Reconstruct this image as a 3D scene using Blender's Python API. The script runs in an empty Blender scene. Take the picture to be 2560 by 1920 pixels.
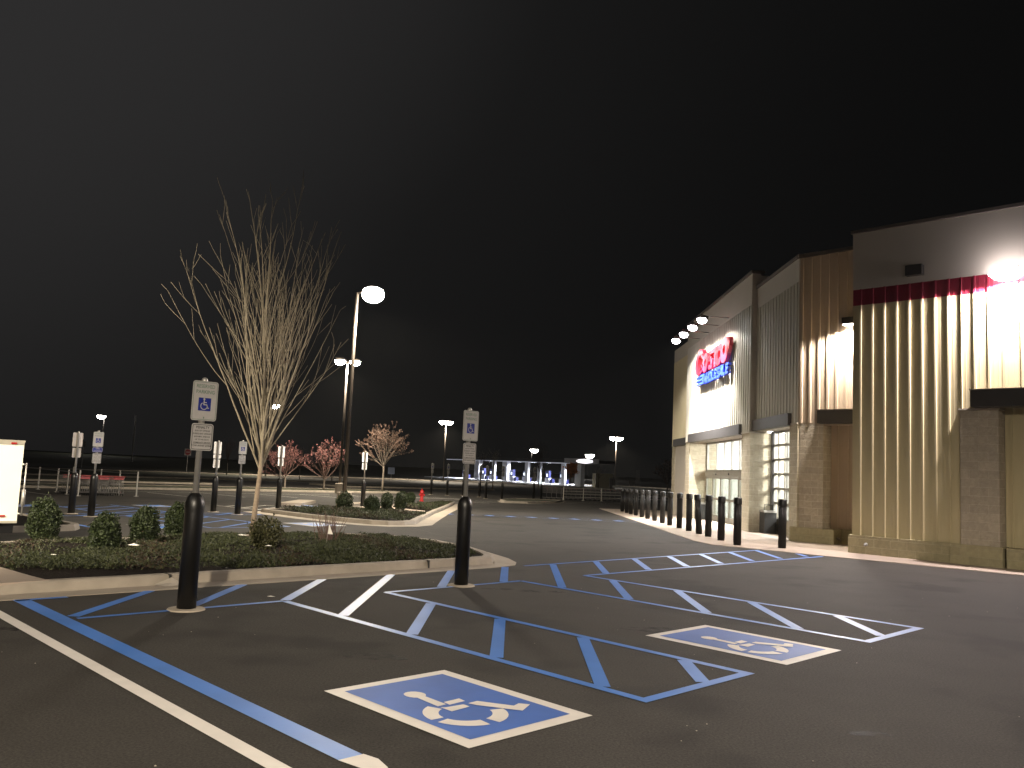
import bpy, math, random
from math import sin, cos, pi, radians, sqrt, atan2
from mathutils import Vector, Matrix
random.seed(7)
SC = bpy.context.scene
COL = SC.collection
R = radians
Q = sqrt(0.5)

# ------------------------------------------------------------------ camera
def make_camera():
    cam = bpy.data.cameras.new('camera'); o = bpy.data.objects.new('camera', cam); COL.objects.link(o)
    f = 0.82775; p = R(5.7876); r = R(2.5975); az = R(-45 + 44.584)
    def rz(v): return Vector((cos(az)*v[0]+sin(az)*v[1], -sin(az)*v[0]+cos(az)*v[1], v[2]))
    fw = rz((0, cos(p), sin(p))); up0 = rz((0, -sin(p), cos(p))); r0 = rz((1, 0, 0))
    rx = r0*cos(r) + up0*sin(r); up = -r0*sin(r) + up0*cos(r)
    m = Matrix((rx, up, -fw)).transposed().to_4x4(); m.translation = Vector((0, 0, 1.74))
    o.matrix_world = m
    cam.sensor_width = 36; cam.lens = 36*f; cam.clip_start = 0.05; cam.clip_end = 5000
    SC.camera = o
make_camera()

# ------------------------------------------------------------------ world (night sky, with lens veil painted in at upper left)
W = bpy.data.worlds.new('World'); SC.world = W; W.use_nodes = True
nt = W.node_tree; nt.nodes.clear()
wo = nt.nodes.new('ShaderNodeOutputWorld'); bg = nt.nodes.new('ShaderNodeBackground')
tc = nt.nodes.new('ShaderNodeTexCoord'); dt = nt.nodes.new('ShaderNodeVectorMath'); dt.operation = 'DOT_PRODUCT'
v = Vector((-0.66, 0.62, 0.62)).normalized(); dt.inputs[1].default_value = v
nt.links.new(tc.outputs['Generated'], dt.inputs[0])
ns = nt.nodes.new('ShaderNodeTexNoise'); ns.inputs['Scale'].default_value = 1.6; ns.inputs['Detail'].default_value = 3
nt.links.new(tc.outputs['Generated'], ns.inputs['Vector'])
ml = nt.nodes.new('ShaderNodeMath'); ml.operation = 'MULTIPLY_ADD'; ml.inputs[1].default_value = 0.06
nt.links.new(ns.outputs['Fac'], ml.inputs[0]); nt.links.new(dt.outputs['Value'], ml.inputs[2])
cr = nt.nodes.new('ShaderNodeValToRGB'); e = cr.color_ramp; e.interpolation = 'B_SPLINE'
e.elements[0].position = 0.30; e.elements[0].color = (0.0024, 0.0024, 0.0024, 1)
e.elements[1].position = 1.08; e.elements[1].color = (0.030, 0.029, 0.029, 1)
x = e.elements.new(0.80); x.color = (0.0052, 0.0052, 0.0052, 1)
nt.links.new(ml.outputs[0], cr.inputs[0]); nt.links.new(cr.outputs[0], bg.inputs[0]); nt.links.new(bg.outputs[0], wo.inputs[0])
bg.inputs[1].default_value = 1.0
SC.view_settings.view_transform = 'Standard'; SC.view_settings.look = 'None'
SC.view_settings.exposure = 0; SC.view_settings.gamma = 1
SC.cycles.use_denoising = True
SC.cycles.max_bounces = 6; SC.cycles.diffuse_bounces = 3; SC.cycles.glossy_bounces = 3
SC.cycles.transparent_max_bounces = 12; SC.cycles.sample_clamp_indirect = 6
SC.cycles.use_light_tree = True

# ------------------------------------------------------------------ frames
S_ = 0.016
def d2w(a, b): return (Q*(b-a), Q*(a+b))           # stall coordinates -> world xy
def gz(x, y):                                       # the lot falls gently away from the store
    a = Q*(y-x); return -S_*min(max(0.0, a-11.0), 39.0)
def gp(x, y, h=0.0): return Vector((x, y, gz(x, y)+h))

# ------------------------------------------------------------------ materials
MATS = {}
def mat(name, col, rough=0.7, metal=0.0, spec=0.5, emit=None, es=0.0, noise=None, bump=None, coat=0.0):
    """noise=(scale, amount, detail)  bump=(scale, strength, distance)"""
    if name in MATS: return MATS[name]
    m = bpy.data.materials.new(name); m.use_nodes = True; n = m.node_tree; b = n.nodes['Principled BSDF']
    b.inputs['Base Color'].default_value = (*col, 1); b.inputs['Roughness'].default_value = rough
    b.inputs['Metallic'].default_value = metal; b.inputs['Specular IOR Level'].default_value = spec
    if coat: b.inputs['Coat Weight'].default_value = coat
    if emit: b.inputs['Emission Color'].default_value = (*emit, 1); b.inputs['Emission Strength'].default_value = es
    t = n.nodes.new('ShaderNodeTexCoord')
    if noise is None: noise = (6.0, 0.10, 4)
    nz = n.nodes.new('ShaderNodeTexNoise'); nz.inputs['Scale'].default_value = noise[0]; nz.inputs['Detail'].default_value = noise[2]
    n.links.new(t.outputs['Object'], nz.inputs['Vector'])
    mr = n.nodes.new('ShaderNodeMapRange'); mr.inputs[1].default_value = 0.25; mr.inputs[2].default_value = 0.75
    mr.inputs[3].default_value = 1-noise[1]; mr.inputs[4].default_value = 1+noise[1]
    n.links.new(nz.outputs['Fac'], mr.inputs[0])
    hs = n.nodes.new('ShaderNodeHueSaturation'); hs.inputs['Color'].default_value = (*col, 1)
    n.links.new(mr.outputs[0], hs.inputs['Value']); n.links.new(hs.outputs[0], b.inputs['Base Color'])
    if bump:
        bz = n.nodes.new('ShaderNodeTexNoise'); bz.inputs['Scale'].default_value = bump[0]; bz.inputs['Detail'].default_value = 5
        n.links.new(t.outputs['Object'], bz.inputs['Vector'])
        bp = n.nodes.new('ShaderNodeBump'); bp.inputs['Strength'].default_value = bump[1]; bp.inputs['Distance'].default_value = bump[2]
        n.links.new(bz.outputs['Fac'], bp.inputs['Height']); n.links.new(bp.outputs[0], b.inputs['Normal'])
    MATS[name] = m
    return m

def asphalt(name, base, aged):
    m = bpy.data.materials.new(name); m.use_nodes = True; n = m.node_tree; b = n.nodes['Principled BSDF']
    t = n.nodes.new('ShaderNodeTexCoord')
    def noise(s, d, rr=0.55):
        z = n.nodes.new('ShaderNodeTexNoise'); z.inputs['Scale'].default_value = s; z.inputs['Detail'].default_value = d
        z.inputs['Roughness'].default_value = rr; n.links.new(t.outputs['Object'], z.inputs['Vector']); return z
    big = noise(0.12, 4); mid = noise(1.1, 6, 0.65); fine = noise(55, 3, 0.8); st = noise(0.55, 3, 0.5)
    cr = n.nodes.new('ShaderNodeValToRGB'); cr.color_ramp.elements[0].position = .35; cr.color_ramp.elements[1].position = .68
    cr.color_ramp.elements[0].color = (*base, 1); cr.color_ramp.elements[1].color = (*aged, 1)
    n.links.new(big.outputs['Fac'], cr.inputs[0])
    def mul(src, fac, lo, hi, a=.3, c=.7):
        r = n.nodes.new('ShaderNodeMapRange'); r.inputs[1].default_value = a; r.inputs[2].default_value = c
        r.inputs[3].default_value = lo; r.inputs[4].default_value = hi; n.links.new(fac, r.inputs[0])
        h = n.nodes.new('ShaderNodeHueSaturation'); n.links.new(src, h.inputs['Color']); n.links.new(r.outputs[0], h.inputs['Value']); return h.outputs[0]
    c = mul(cr.outputs[0], mid.outputs['Fac'], .88, 1.12)
    c = mul(c, fine.outputs['Fac'], .40, 1.75)
    c = mul(c, st.outputs['Fac'], .66, 1.0, .36, .45)           # oil stains
    n.links.new(c, b.inputs['Base Color'])
    b.inputs['Roughness'].default_value = .88; b.inputs['Specular IOR Level'].default_value = .22
    bp = n.nodes.new('ShaderNodeBump'); bp.inputs['Strength'].default_value = .55; bp.inputs['Distance'].default_value = .004
    n.links.new(fine.outputs['Fac'], bp.inputs['Height']); n.links.new(bp.outputs[0], b.inputs['Normal'])
    return m

def masonry(name, c1, c2, mortar, rough_face):
    m = bpy.data.materials.new(name); m.use_nodes = True; n = m.node_tree; b = n.nodes['Principled BSDF']
    uv = n.nodes.new('ShaderNodeUVMap'); br = n.nodes.new('ShaderNodeTexBrick')
    br.inputs['Color1'].default_value = (*c1, 1); br.inputs['Color2'].default_value = (*c2, 1); br.inputs['Mortar'].default_value = (*mortar, 1)
    br.inputs['Scale'].default_value = 1; br.inputs['Brick Width'].default_value = .406; br.inputs['Row Height'].default_value = .203
    br.inputs['Mortar Size'].default_value = .006; br.inputs['Mortar Smooth'].default_value = .2; br.inputs['Bias'].default_value = 0
    n.links.new(uv.outputs[0], br.inputs['Vector'])
    t = n.nodes.new('ShaderNodeTexCoord')
    z = n.nodes.new('ShaderNodeTexNoise'); z.inputs['Scale'].default_value = 9; z.inputs['Detail'].default_value = 6; z.inputs['Roughness'].default_value = .65
    n.links.new(t.outputs['Object'], z.inputs['Vector'])
    r = n.nodes.new('ShaderNodeMapRange'); r.inputs[1].default_value = .3; r.inputs[2].default_value = .7; r.inputs[3].default_value = .85; r.inputs[4].default_value = 1.12
    n.links.new(z.outputs['Fac'], r.inputs[0])
    h = n.nodes.new('ShaderNodeHueSaturation'); n.links.new(br.outputs['Color'], h.inputs['Color']); n.links.new(r.outputs[0], h.inputs['Value'])
    n.links.new(h.outputs[0], b.inputs['Base Color']); b.inputs['Roughness'].default_value = .9
    ad = n.nodes.new('ShaderNodeMath'); ad.operation = 'MULTIPLY_ADD'; ad.inputs[1].default_value = -.5
    mn = n.nodes.new('ShaderNodeMath'); mn.operation = 'MULTIPLY'; mn.inputs[1].default_value = rough_face
    n.links.new(z.outputs['Fac'], mn.inputs[0]); n.links.new(br.outputs['Fac'], ad.inputs[0]); n.links.new(mn.outputs[0], ad.inputs[2])
    bp = n.nodes.new('ShaderNodeBump'); bp.inputs['Strength'].default_value = .8; bp.inputs['Distance'].default_value = .03
    n.links.new(ad.outputs[0], bp.inputs['Height']); n.links.new(bp.outputs[0], b.inputs['Normal'])
    return m

def glass_mat(name='glass', tint=(.90, .92, .90, 1)):
    m = bpy.data.materials.new(name); m.use_nodes = True; n = m.node_tree; n.nodes.clear()
    o = n.nodes.new('ShaderNodeOutputMaterial'); tr = n.nodes.new('ShaderNodeBsdfTransparent'); gl = n.nodes.new('ShaderNodeBsdfGlossy')
    tr.inputs[0].default_value = tint; gl.inputs['Roughness'].default_value = .03
    lw = n.nodes.new('ShaderNodeLayerWeight'); lw.inputs[0].default_value = .5; pw = n.nodes.new('ShaderNodeMath'); pw.operation = 'POWER'; pw.inputs[1].default_value = 4.5
    fr = n.nodes.new('ShaderNodeMath'); fr.operation = 'MULTIPLY_ADD'; fr.inputs[1].default_value = .55; fr.inputs[2].default_value = .03; mx = n.nodes.new('ShaderNodeMixShader')
    n.links.new(lw.outputs['Facing'], pw.inputs[0]); n.links.new(pw.outputs[0], fr.inputs[0]); n.links.new(fr.outputs[0], mx.inputs[0]); n.links.new(tr.outputs[0], mx.inputs[1]); n.links.new(gl.outputs[0], mx.inputs[2]); n.links.new(mx.outputs[0], o.inputs[0])
    return m

def leafmat(name, c1, c2, rough=.6):
    m = bpy.data.materials.new(name); m.use_nodes = True; n = m.node_tree; b = n.nodes['Principled BSDF']
    g = n.nodes.new('ShaderNodeNewGeometry'); cr = n.nodes.new('ShaderNodeValToRGB')
    cr.color_ramp.elements[0].color = (*c1, 1); cr.color_ramp.elements[1].color = (*c2, 1)
    n.links.new(g.outputs['Random Per Island'], cr.inputs[0]); n.links.new(cr.outputs[0], b.inputs['Base Color'])
    b.inputs['Roughness'].default_value = rough; b.inputs['Specular IOR Level'].default_value = .3
    return m

M_ASPH = asphalt('asphalt', (.029, .0262, .0228), (.043, .039, .0345))
M_CONC = mat('concrete', (.31, .265, .21), .85, noise=(2.2, .16, 7), bump=(60, .4, .003))
M_WALK = mat('walkway_concrete', (.31, .25, .20), .85, noise=(.9, .12, 7), bump=(70, .3, .002))
M_KERB = mat('kerb_concrete', (.27, .235, .19), .88, noise=(3.2, .22, 8), bump=(50, .5, .004))
M_MULCH = mat('mulch', (.013, .0095, .0075), 1.0, spec=.1, noise=(24, .8, 6), bump=(26, 1, .08))
M_TURF = mat('turf', (.030, .032, .014), .95, noise=(2.0, .45, 8), bump=(40, 1, .03))
M_FIELD = mat('dark_field', (.022, .022, .013), .95, noise=(.15, .4, 8))
M_WHITE = mat('white_paint', (.66, .62, .585), .56, noise=(5, .08, 6), bump=(55, .35, .003))
M_BLUE = mat('blue_paint', (.070, .195, .57), .44, noise=(1.3, .14, 8), bump=(55, .35, .003))
M_BLUE2 = mat('blue_symbol_paint', (.045, .12, .42), .58, noise=(1.6, .20, 8), bump=(45, .3, .003))
M_LPAINT = mat('old_lot_paint', (.42, .40, .36), .55, noise=(4, .2, 5))
M_PANEL = mat('tan_panel', (.50, .43, .265), .42, noise=(.7, .05, 3))
M_PANEL2 = mat('pale_panel', (.46, .43, .36), .42, noise=(.7, .04, 3))
M_PANEL3 = mat('rose_tan_panel', (.46, .365, .275), .42, noise=(.7, .05, 3))
M_PARA = mat('parapet_panel', (.44, .40, .345), .6, noise=(.8, .05, 3))
M_RED = mat('red_stripe', (.20, .010, .028), .5)
M_BLOCK = masonry('concrete_block', (.42, .37, .27), (.36, .315, .23), (.52, .46, .35), .25)
M_SPLIT = masonry('split_face_block', (.45, .39, .31), (.38, .33, .26), (.53, .47, .38), 1.3)
M_PLINTH = masonry('plinth_block', (.35, .31, .19), (.31, .275, .17), (.38, .34, .23), .4)
M_BLACKM = mat('dark_canopy_metal', (.040, .036, .034), .5)
M_SOFF = mat('soffit', (.48, .43, .36), .6)
M_COPE = mat('coping', (.10, .085, .075), .5)
M_SLEEVE = mat('black_sleeve', (.0045, .0042, .004), .40, noise=(9, .2, 4))
M_GALV = mat('galvanised_steel', (.36, .345, .32), .45, .55)
M_ALU = mat('aluminium_frame', (.26, .25, .22), .45, .3)
M_SIGNW = mat('sign_white', (.34, .325, .315), .30, noise=(14, .06, 3))
M_SIGNBACK = mat('sign_back', (.55, .51, .45), .32, .7)
M_SIGNG = mat('sign_green', (.10, .16, .12), .4)
M_SIGNB = mat('sign_blue', (.012, .022, .17), .35)
M_INK = mat('ink', (.03, .03, .03), .5)
M_GLASS = glass_mat(); M_TINT = glass_mat('tinted_glass', (.40, .43, .38, 1))
M_POLE = mat('bronze_pole', (.035, .028, .022), .42, .3)
M_BARK = mat('pale_bark', (.22, .17, .12), .85, noise=(16, .25, 5), bump=(40, .6, .01))
M_BARK2 = mat('grey_bark', (.20, .165, .13), .85, noise=(16, .25, 5))
M_TWIG = mat('twig_bark', (.24, .205, .145), .8, noise=(16, .2, 3))
M_REDTW = mat('red_twig', (.10, .058, .045), .8)
M_BOX = leafmat('boxwood_leaf', (.008, .014, .005), (.038, .052, .017))
M_BOX2 = leafmat('sparse_leaf', (.03, .03, .012), (.075, .075, .028))
M_JUN = leafmat('juniper_leaf', (.009, .013, .005), (.056, .064, .025))
M_JUNR = leafmat('bronze_juniper_leaf', (.022, .013, .008), (.060, .038, .024))
M_PINK = leafmat('pink_blossom', (.09, .035, .032), (.24, .10, .09))
M_BRN = leafmat('brown_leaf', (.09, .055, .04), (.26, .17, .13))
M_ORL = leafmat('orange_leaf', (.50, .17, .05), (.80, .32, .10))
M_HYD = mat('hydrant_red', (.50, .02, .02), .35)
M_CAN = mat('bin_black', (.005, .0046, .0044), .5)
M_CART = mat('cart_wire', (.22, .21, .20), .4, .6)
M_CARTR = mat('cart_red', (.26, .018, .018), .45)
M_WHT = mat('trailer_white', (.78, .77, .66), .45, noise=(3, .04, 4))
M_RUB = mat('rubber', (.015, .015, .015), .8)
M_RLENS = mat('red_lens', (.35, .01, .01), .3)
M_LITTER = mat('litter', (.75, .72, .66), .6)

# ------------------------------------------------------------------ mesh builder
class MB:
    def __init__(s): s.v = []; s.f = []; s.mi = []; s.m = 0
    def add(s, vs, fs):
        k = len(s.v); s.v.extend([tuple(p) for p in vs]); s.f.extend([tuple(i+k for i in f) for f in fs]); s.mi.extend([s.m]*len(fs)); return s
    def obox(s, o, ax, ay, az):     # box from corner o with three edge vectors
        o = Vector(o); ax = Vector(ax); ay = Vector(ay); az = Vector(az)
        c = [o, o+ax, o+ax+ay, o+ay, o+az, o+ax+az, o+ax+ay+az, o+ay+az]
        f = [(0,3,2,1), (4,5,6,7), (0,1,5,4), (1,2,6,5), (2,3,7,6), (3,0,4,7)]
        if ax.cross(ay).dot(az) < 0: f = [tuple(reversed(q)) for q in f]
        return s.add(c, f)
    def box(s, x0, x1, y0, y1, z0, z1): return s.obox((x0,y0,z0), (x1-x0,0,0), (0,y1-y0,0), (0,0,z1-z0))
    def prism(s, pts, z0, z1):      # pts xy CCW; z0,z1 numbers or functions
        n = len(pts); A = [(x, y, z0(x,y) if callable(z0) else z0) for x, y in pts]; B = [(x, y, z1(x,y) if callable(z1) else z1) for x, y in pts]
        fs = [tuple(range(n-1,-1,-1)), tuple(range(n,2*n))] + [(i,(i+1)%n,n+(i+1)%n,n+i) for i in range(n)]
        return s.add(A+B, fs)
    def sheet(s, pts3): return s.add(pts3, [tuple(range(len(pts3)))])
    def tube(s, pts, rads, n=8, cap=True):
        pts = [Vector(p) for p in pts]; k = len(s.v); N = len(pts); up = None
        if not hasattr(rads, '__len__'): rads = [rads]*N
        for i, p in enumerate(pts):
            t = (pts[min(i+1,N-1)]-pts[max(i-1,0)])
            if t.length < 1e-9: t = Vector((0,0,1))
            t.normalize()
            if up is None: up = Vector((1,0,0)) if abs(t.x) < .9 else Vector((0,1,0))
            a = (up - t*up.dot(t)).normalized(); b = t.cross(a); up = a
            for j in range(n):
                q = 2*pi*j/n; s.v.append(tuple(p+(a*cos(q)+b*sin(q))*rads[i]))
        for i in range(N-1):
            for j in range(n):
                s.f.append((k+i*n+j, k+i*n+(j+1)%n, k+(i+1)*n+(j+1)%n, k+(i+1)*n+j)); s.mi.append(s.m)
        if cap:
            s.f.append(tuple(k+j for j in range(n-1,-1,-1))); s.f.append(tuple(k+(N-1)*n+j for j in range(n))); s.mi.extend([s.m]*2)
        return s
    def lathe(s, c, prof, n=20):    # prof: (r,z)
        c = Vector(c); return s.tube([c+Vector((0,0,z)) for r, z in prof], [r for r, z in prof], n)
    def build(s, name, mats, parent=None, smooth=False, uv=False, loc=None):
        me = bpy.data.meshes.new(name); me.from_pydata(s.v, [], s.f)
        if not isinstance(mats, (list, tuple)): mats = [mats]
        for m in mats: me.materials.append(m)
        if len(mats) > 1: me.polygons.foreach_set('material_index', s.mi)
        if smooth: me.polygons.foreach_set('use_smooth', [True]*len(s.f))
        if uv:
            l = me.uv_layers.new(name='UVMap')
            for p in me.polygons:
                nn = p.normal
                if abs(nn.z) > .7: ta = Vector((1,0,0)); tb = Vector((0,1,0))
                else: ta = Vector((-nn.y, nn.x, 0)).normalized(); tb = Vector((0,0,1))
                for li in p.loop_indices:
                    q = me.vertices[me.loops[li].vertex_index].co
                    l.data[li].uv = (q.dot(ta), q.dot(tb))
        me.validate()
        o = bpy.data.objects.new(name, me); COL.objects.link(o)
        if parent: o.parent = parent
        if loc is not None: o.location = loc
        return o

def tag(o, label=None, cat=None, group=None, kind=None):
    if label: o['label'] = label
    if cat: o['category'] = cat
    if group: o['group'] = group
    if kind: o['kind'] = kind
    return o
def thing(name, label, cat, loc=(0,0,0), rz=0, group=None):
    o = bpy.data.objects.new(name, None); COL.objects.link(o); o.location = loc; o.rotation_euler = (0,0,rz); o.empty_display_size = .2
    return tag(o, label, cat, group)
def struct(o): o['kind'] = 'structure'; return o
def copy_tree(o, parent=None):
    c = o.copy(); COL.objects.link(c)
    if parent: c.parent = parent
    for ch in list(o.children): copy_tree(ch, c)
    return c
def put(o, loc, rz=None, label=None, group=None):
    o.location = loc
    if rz is not None: o.rotation_euler = (0,0,rz)
    if label: o['label'] = label
    if group: o['group'] = group
    return o
def text_mb(mb, txt, size, fn, cx=True, bold=0.0, shear=0.0, sx=1.0):
    """append flat lettering; fn maps (u,v) -> 3D point"""
    cu = bpy.data.curves.new('t', 'FONT'); cu.body = txt; cu.size = size; cu.offset = bold*size; cu.shear = shear
    cu.align_x = 'CENTER' if cx else 'LEFT'; cu.resolution_u = 2; cu.fill_mode = 'FRONT'
    ob = bpy.data.objects.new('t', cu); COL.objects.link(ob)
    dg = bpy.context.evaluated_depsgraph_get(); me = bpy.data.meshes.new_from_object(ob.evaluated_get(dg))
    mb.add([fn(p.co.x*sx, p.co.y) for p in me.vertices], [tuple(p.vertices) for p in me.polygons])
    bpy.data.objects.remove(ob); bpy.data.curves.remove(cu); bpy.data.meshes.remove(me)

# ------------------------------------------------------------------ lights
def lamp(kind, name, loc, power, col, parent=None, size=.2, spot=None, blend=.5, target=None, sy=None):
    L = bpy.data.lights.new(name, kind); L.energy = power; L.color = col
    if kind == 'AREA':
        L.shape = 'RECTANGLE'; L.size = size; L.size_y = sy or size
    else: L.shadow_soft_size = size
    if kind == 'SPOT': L.spot_size = R(spot); L.spot_blend = blend
    o = bpy.data.objects.new(name, L); COL.objects.link(o)
    if parent: o.parent = parent
    o.location = loc
    if target is not None:
        d = Vector(target)-Vector(loc); o.rotation_euler = d.to_track_quat('-Z', 'Y').to_euler()
    return o
WARM = (1.0, .87, .68); COOL = (1.0, .93, .90); LED = (.92, .95, 1.0)

# ================================================================== GROUND
def band_pts(pairs, h):    # stall-coordinate polygon on the ground, raised by h
    out = []
    for a, b in pairs:
        x, y = d2w(a, b); out.append((x, y, gz(x, y)+h))
    return out
g = MB()
AX = [-400, -60, -20, 0, 11, 30, 50, 80, 150, 900]; BX = [-500, -60, 0, 30, 60, 120, 900]
idx = {}
for i, a in enumerate(AX):
    for j, b in enumerate(BX):
        x, y = d2w(a, b); idx[i, j] = len(g.v); g.v.append((x, y, gz(x, y)))
for i in range(len(AX)-1):
    for j in range(len(BX)-1):
        g.f.append((idx[i,j], idx[i,j+1], idx[i+1,j+1], idx[i+1,j])); g.mi.append(0)
struct(g.build('ground', M_ASPH))

def strip(mb, a0, b0, a1, b1, w, h=.005, seg=None):
    """painted line in stall coordinates from (a0,b0) to (a1,b1)"""
    L = sqrt((a1-a0)**2+(b1-b0)**2); na, nb = -(b1-b0)/L*w/2, (a1-a0)/L*w/2
    n = seg or max(1, int(L/4))
    for i in range(n):
        s, t = i/n, (i+1)/n
        P = [(a0+(a1-a0)*s-na, b0+(b1-b0)*s-nb), (a0+(a1-a0)*t-na, b0+(b1-b0)*t-nb), (a0+(a1-a0)*t+na, b0+(b1-b0)*t+nb), (a0+(a1-a0)*s+na, b0+(b1-b0)*s+nb)]
        pts = band_pts(P, h)
        nrm = (Vector(pts[1])-Vector(pts[0])).cross(Vector(pts[2])-Vector(pts[0]))
        if nrm.z < 0: pts.reverse()
        mb.sheet(pts)
def hatch(mb, k, a0, a1, b0, b1, w=.13, h=.0055):
    """45 degree stripe b - a = k clipped to the rectangle"""
    lo = max(a0, b0-k); hi = min(a1, b1-k)
    if hi-lo > .12: strip(mb, lo, lo+k, hi, hi+k, w, h, 1)

LW = .10
m = MB()
for (b0, b1) in ((5.60, 7.15), (9.78, 11.32)):
    strip(m, 4.02, b0, 9.52, b0, LW); strip(m, 4.02, b1, 9.52, b1, LW); strip(m, 4.05, b0-.05, 4.05, b1+.05, LW, .0052)
struct(m.build('access_aisle_lines', M_BLUE))
m = MB()
for (b0, b1) in ((5.65, 7.10), (9.83, 11.27)):
    for n in range(14): hatch(m, -6.45+1.265*n, 4.10, 9.48, b0, b1)
for n in range(15):
    k = -6.45+1.265*n; hatch(m, k, 9.56, 10.93 if k > -.5 and k+10.9 > 11.3 else 11.0, 3.2, 19.75 if k < 9.5 else 20.02)
for (b0, b1) in ((5.65, 7.10), (9.83, 11.27)):       # stripes that run through from aisle into the walk
    for n in range(14):
        k = -6.45+1.265*n
        if b0+.05 < 9.52+k < b1-.05: strip(m, 9.46, 9.46+k, 9.58, 9.58+k, .13, .0056, 1)
struct(m.build('crosswalk_hatching', M_BLUE))
m = MB()
strip(m, 9.52, 3.2, 9.52, 5.60, .085); strip(m, 9.52, 7.15, 9.52, 9.78, .085); strip(m, 9.52, 11.32, 9.38, 20.02, .085)
strip(m, 10.98, 11.35, 10.98, 19.85, .085); strip(m, 10.95, 3.0, 10.95, 3.55, .10)
strip(m, 4.3, 3.06, 10.98, 3.06, .17)
struct(m.build('crosswalk_lines', M_BLUE))
m = MB(); strip(m, -8, 2.64, 10.97, 2.64, .115); struct(m.build('stall_line', M_WHITE))
m = MB(); m.sheet(band_pts([(4.12, 3.0), (4.32, 2.97), (4.32, 3.15), (4.2, 3.17), (4.05, 3.13), (3.92, 3.05)], .007)); struct(m.build('line_end_sheen', M_WHITE))  # lamp sheen on the blue line's end, painted as a white shape

# accessible parking symbols
m = MB()
for (x_, y_, sx, sy) in ((1.9, 9.9, .55, .22), (.3, 12.6, .8, .12), (-1.2, 7.9, .3, .14), (5.8, 9.0, .4, .16), (2.6, 6.2, .16, .08), (-5.0, 8.3, .35, .12)):
    r_ = random.Random(int(x_*31)); n = 18; k0 = [r_.uniform(.65, 1.15) for _ in range(n)]
    m.sheet([(x_+sx*k0[k]*cos(2*pi*k/n), y_+sy*k0[k]*sin(2*pi*k/n), .0022) for k in range(n)])
sm = bpy.data.materials.new('oil_stain'); sm.use_nodes = True; n_ = sm.node_tree; b_ = n_.nodes['Principled BSDF']; b_.inputs['Base Color'].default_value = (.016, .0145, .013, 1); b_.inputs['Roughness'].default_value = .7
tc_ = n_.nodes.new('ShaderNodeTexCoord'); z_ = n_.nodes.new('ShaderNodeTexNoise'); z_.inputs['Scale'].default_value = 5; z_.inputs['Detail'].default_value = 6; n_.links.new(tc_.outputs['Object'], z_.inputs['Vector'])
r_ = n_.nodes.new('ShaderNodeMapRange'); r_.inputs[1].default_value = .42; r_.inputs[2].default_value = .66; r_.inputs[3].default_value = 0; r_.inputs[4].default_value = .75
n_.links.new(z_.outputs['Fac'], r_.inputs[0]); n_.links.new(r_.outputs[0], b_.inputs['Alpha'])
struct(m.build('oil_stains', sm))
def rot_ok(p):
    n = (Vector(p[1])-Vector(p[0])).cross(Vector(p[2])-Vector(p[0]))
    return p if n.z > 0 else p[::-1]
def ring(u0, v0, r0, r1, t0, t1, n=10, ku=1.0):
    o = [(u0+ku*r1*cos(R(t)), v0+r1*sin(R(t))) for t in [t0+(t1-t0)*i/n for i in range(n+1)]]
    i_ = [(u0+ku*r0*cos(R(t)), v0+r0*sin(R(t))) for t in [t1+(t0-t1)*i/n for i in range(n+1)]]
    return o+i_
def symbol(a0, b0, sa, sb, white, blue, flip=False):
    """a0,b0 foot corner; sa along the stall, sb across. figure head towards +a"""
    def T(u, v, h):
        if flip: u, v = 1-u, 1-v
        x, y = d2w(a0+sa*u, b0+sb*v); return (x, y, gz(x, y)+h)
    w = MB(); w.sheet(rot_ok([T(0,0,.006), T(1,0,.006), T(1,1,.006), T(0,1,.006)]))
    w.build('parking_symbol', white)['kind'] = 'structure'
    b = MB(); b.sheet(rot_ok([T(.070,.095,.009), T(.935,.095,.009), T(.935,.905,.009), T(.070,.905,.009)]))
    struct(b.build('parking_symbol_field', blue))
    f = MB(); H = .012
    P = [
        [(.70+.055*cos(t*pi/8), .405+.068*sin(t*pi/8)) for t in range(16)],
        [(.68,.375), (.69,.435), (.495,.425), (.490,.352)],
        [(.527,.442), (.533,.575), (.485,.567), (.479,.433)],
        [(.473,.352), (.458,.372), (.448,.508), (.406,.508), (.394,.350)],
        [(.448,.548), (.452,.628), (.300,.742), (.315,.805), (.272,.845), (.222,.708), (.406,.560)],
    ]
    for i_, p in enumerate(P): f.sheet(rot_ok([T(u, v, H+.0004*i_) for u, v in p]))
    def arc(t0, t1):
        n = 7
        for i in range(n):
            ta, tb = R(t0+(t1-t0)*i/n), R(t0+(t1-t0)*(i+1)/n); c = (.345, .40)
            q = [(c[0]+.185*cos(ta), c[1]+.255*sin(ta)), (c[0]+.185*cos(tb), c[1]+.255*sin(tb)), (c[0]+.112*cos(tb), c[1]+.165*sin(tb)), (c[0]+.112*cos(ta), c[1]+.165*sin(ta))]
            f.sheet(rot_ok([T(u, v, H) for u, v in q]))
    arc(-22, -88); arc(-100, -172); arc(172, 104)
    struct(f.build('parking_symbol_figure', white))
symbol(4.02, 3.73, 1.65, 1.20, M_WHITE, M_BLUE2)
symbol(4.00, 7.80, 1.66, 1.20, M_WHITE, M_BLUE2)
for a, b, fl in ((22.0, 9.0, True), (21.9, 13.65, True), (34.2, 9.0, False), (34.2, 13.75, False), (34.7, 21.0, False), (23.4, 4.6, True)):
    symbol(a, b, 1.75, 1.2, M_LPAINT, M_BLUE, fl)

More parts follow.
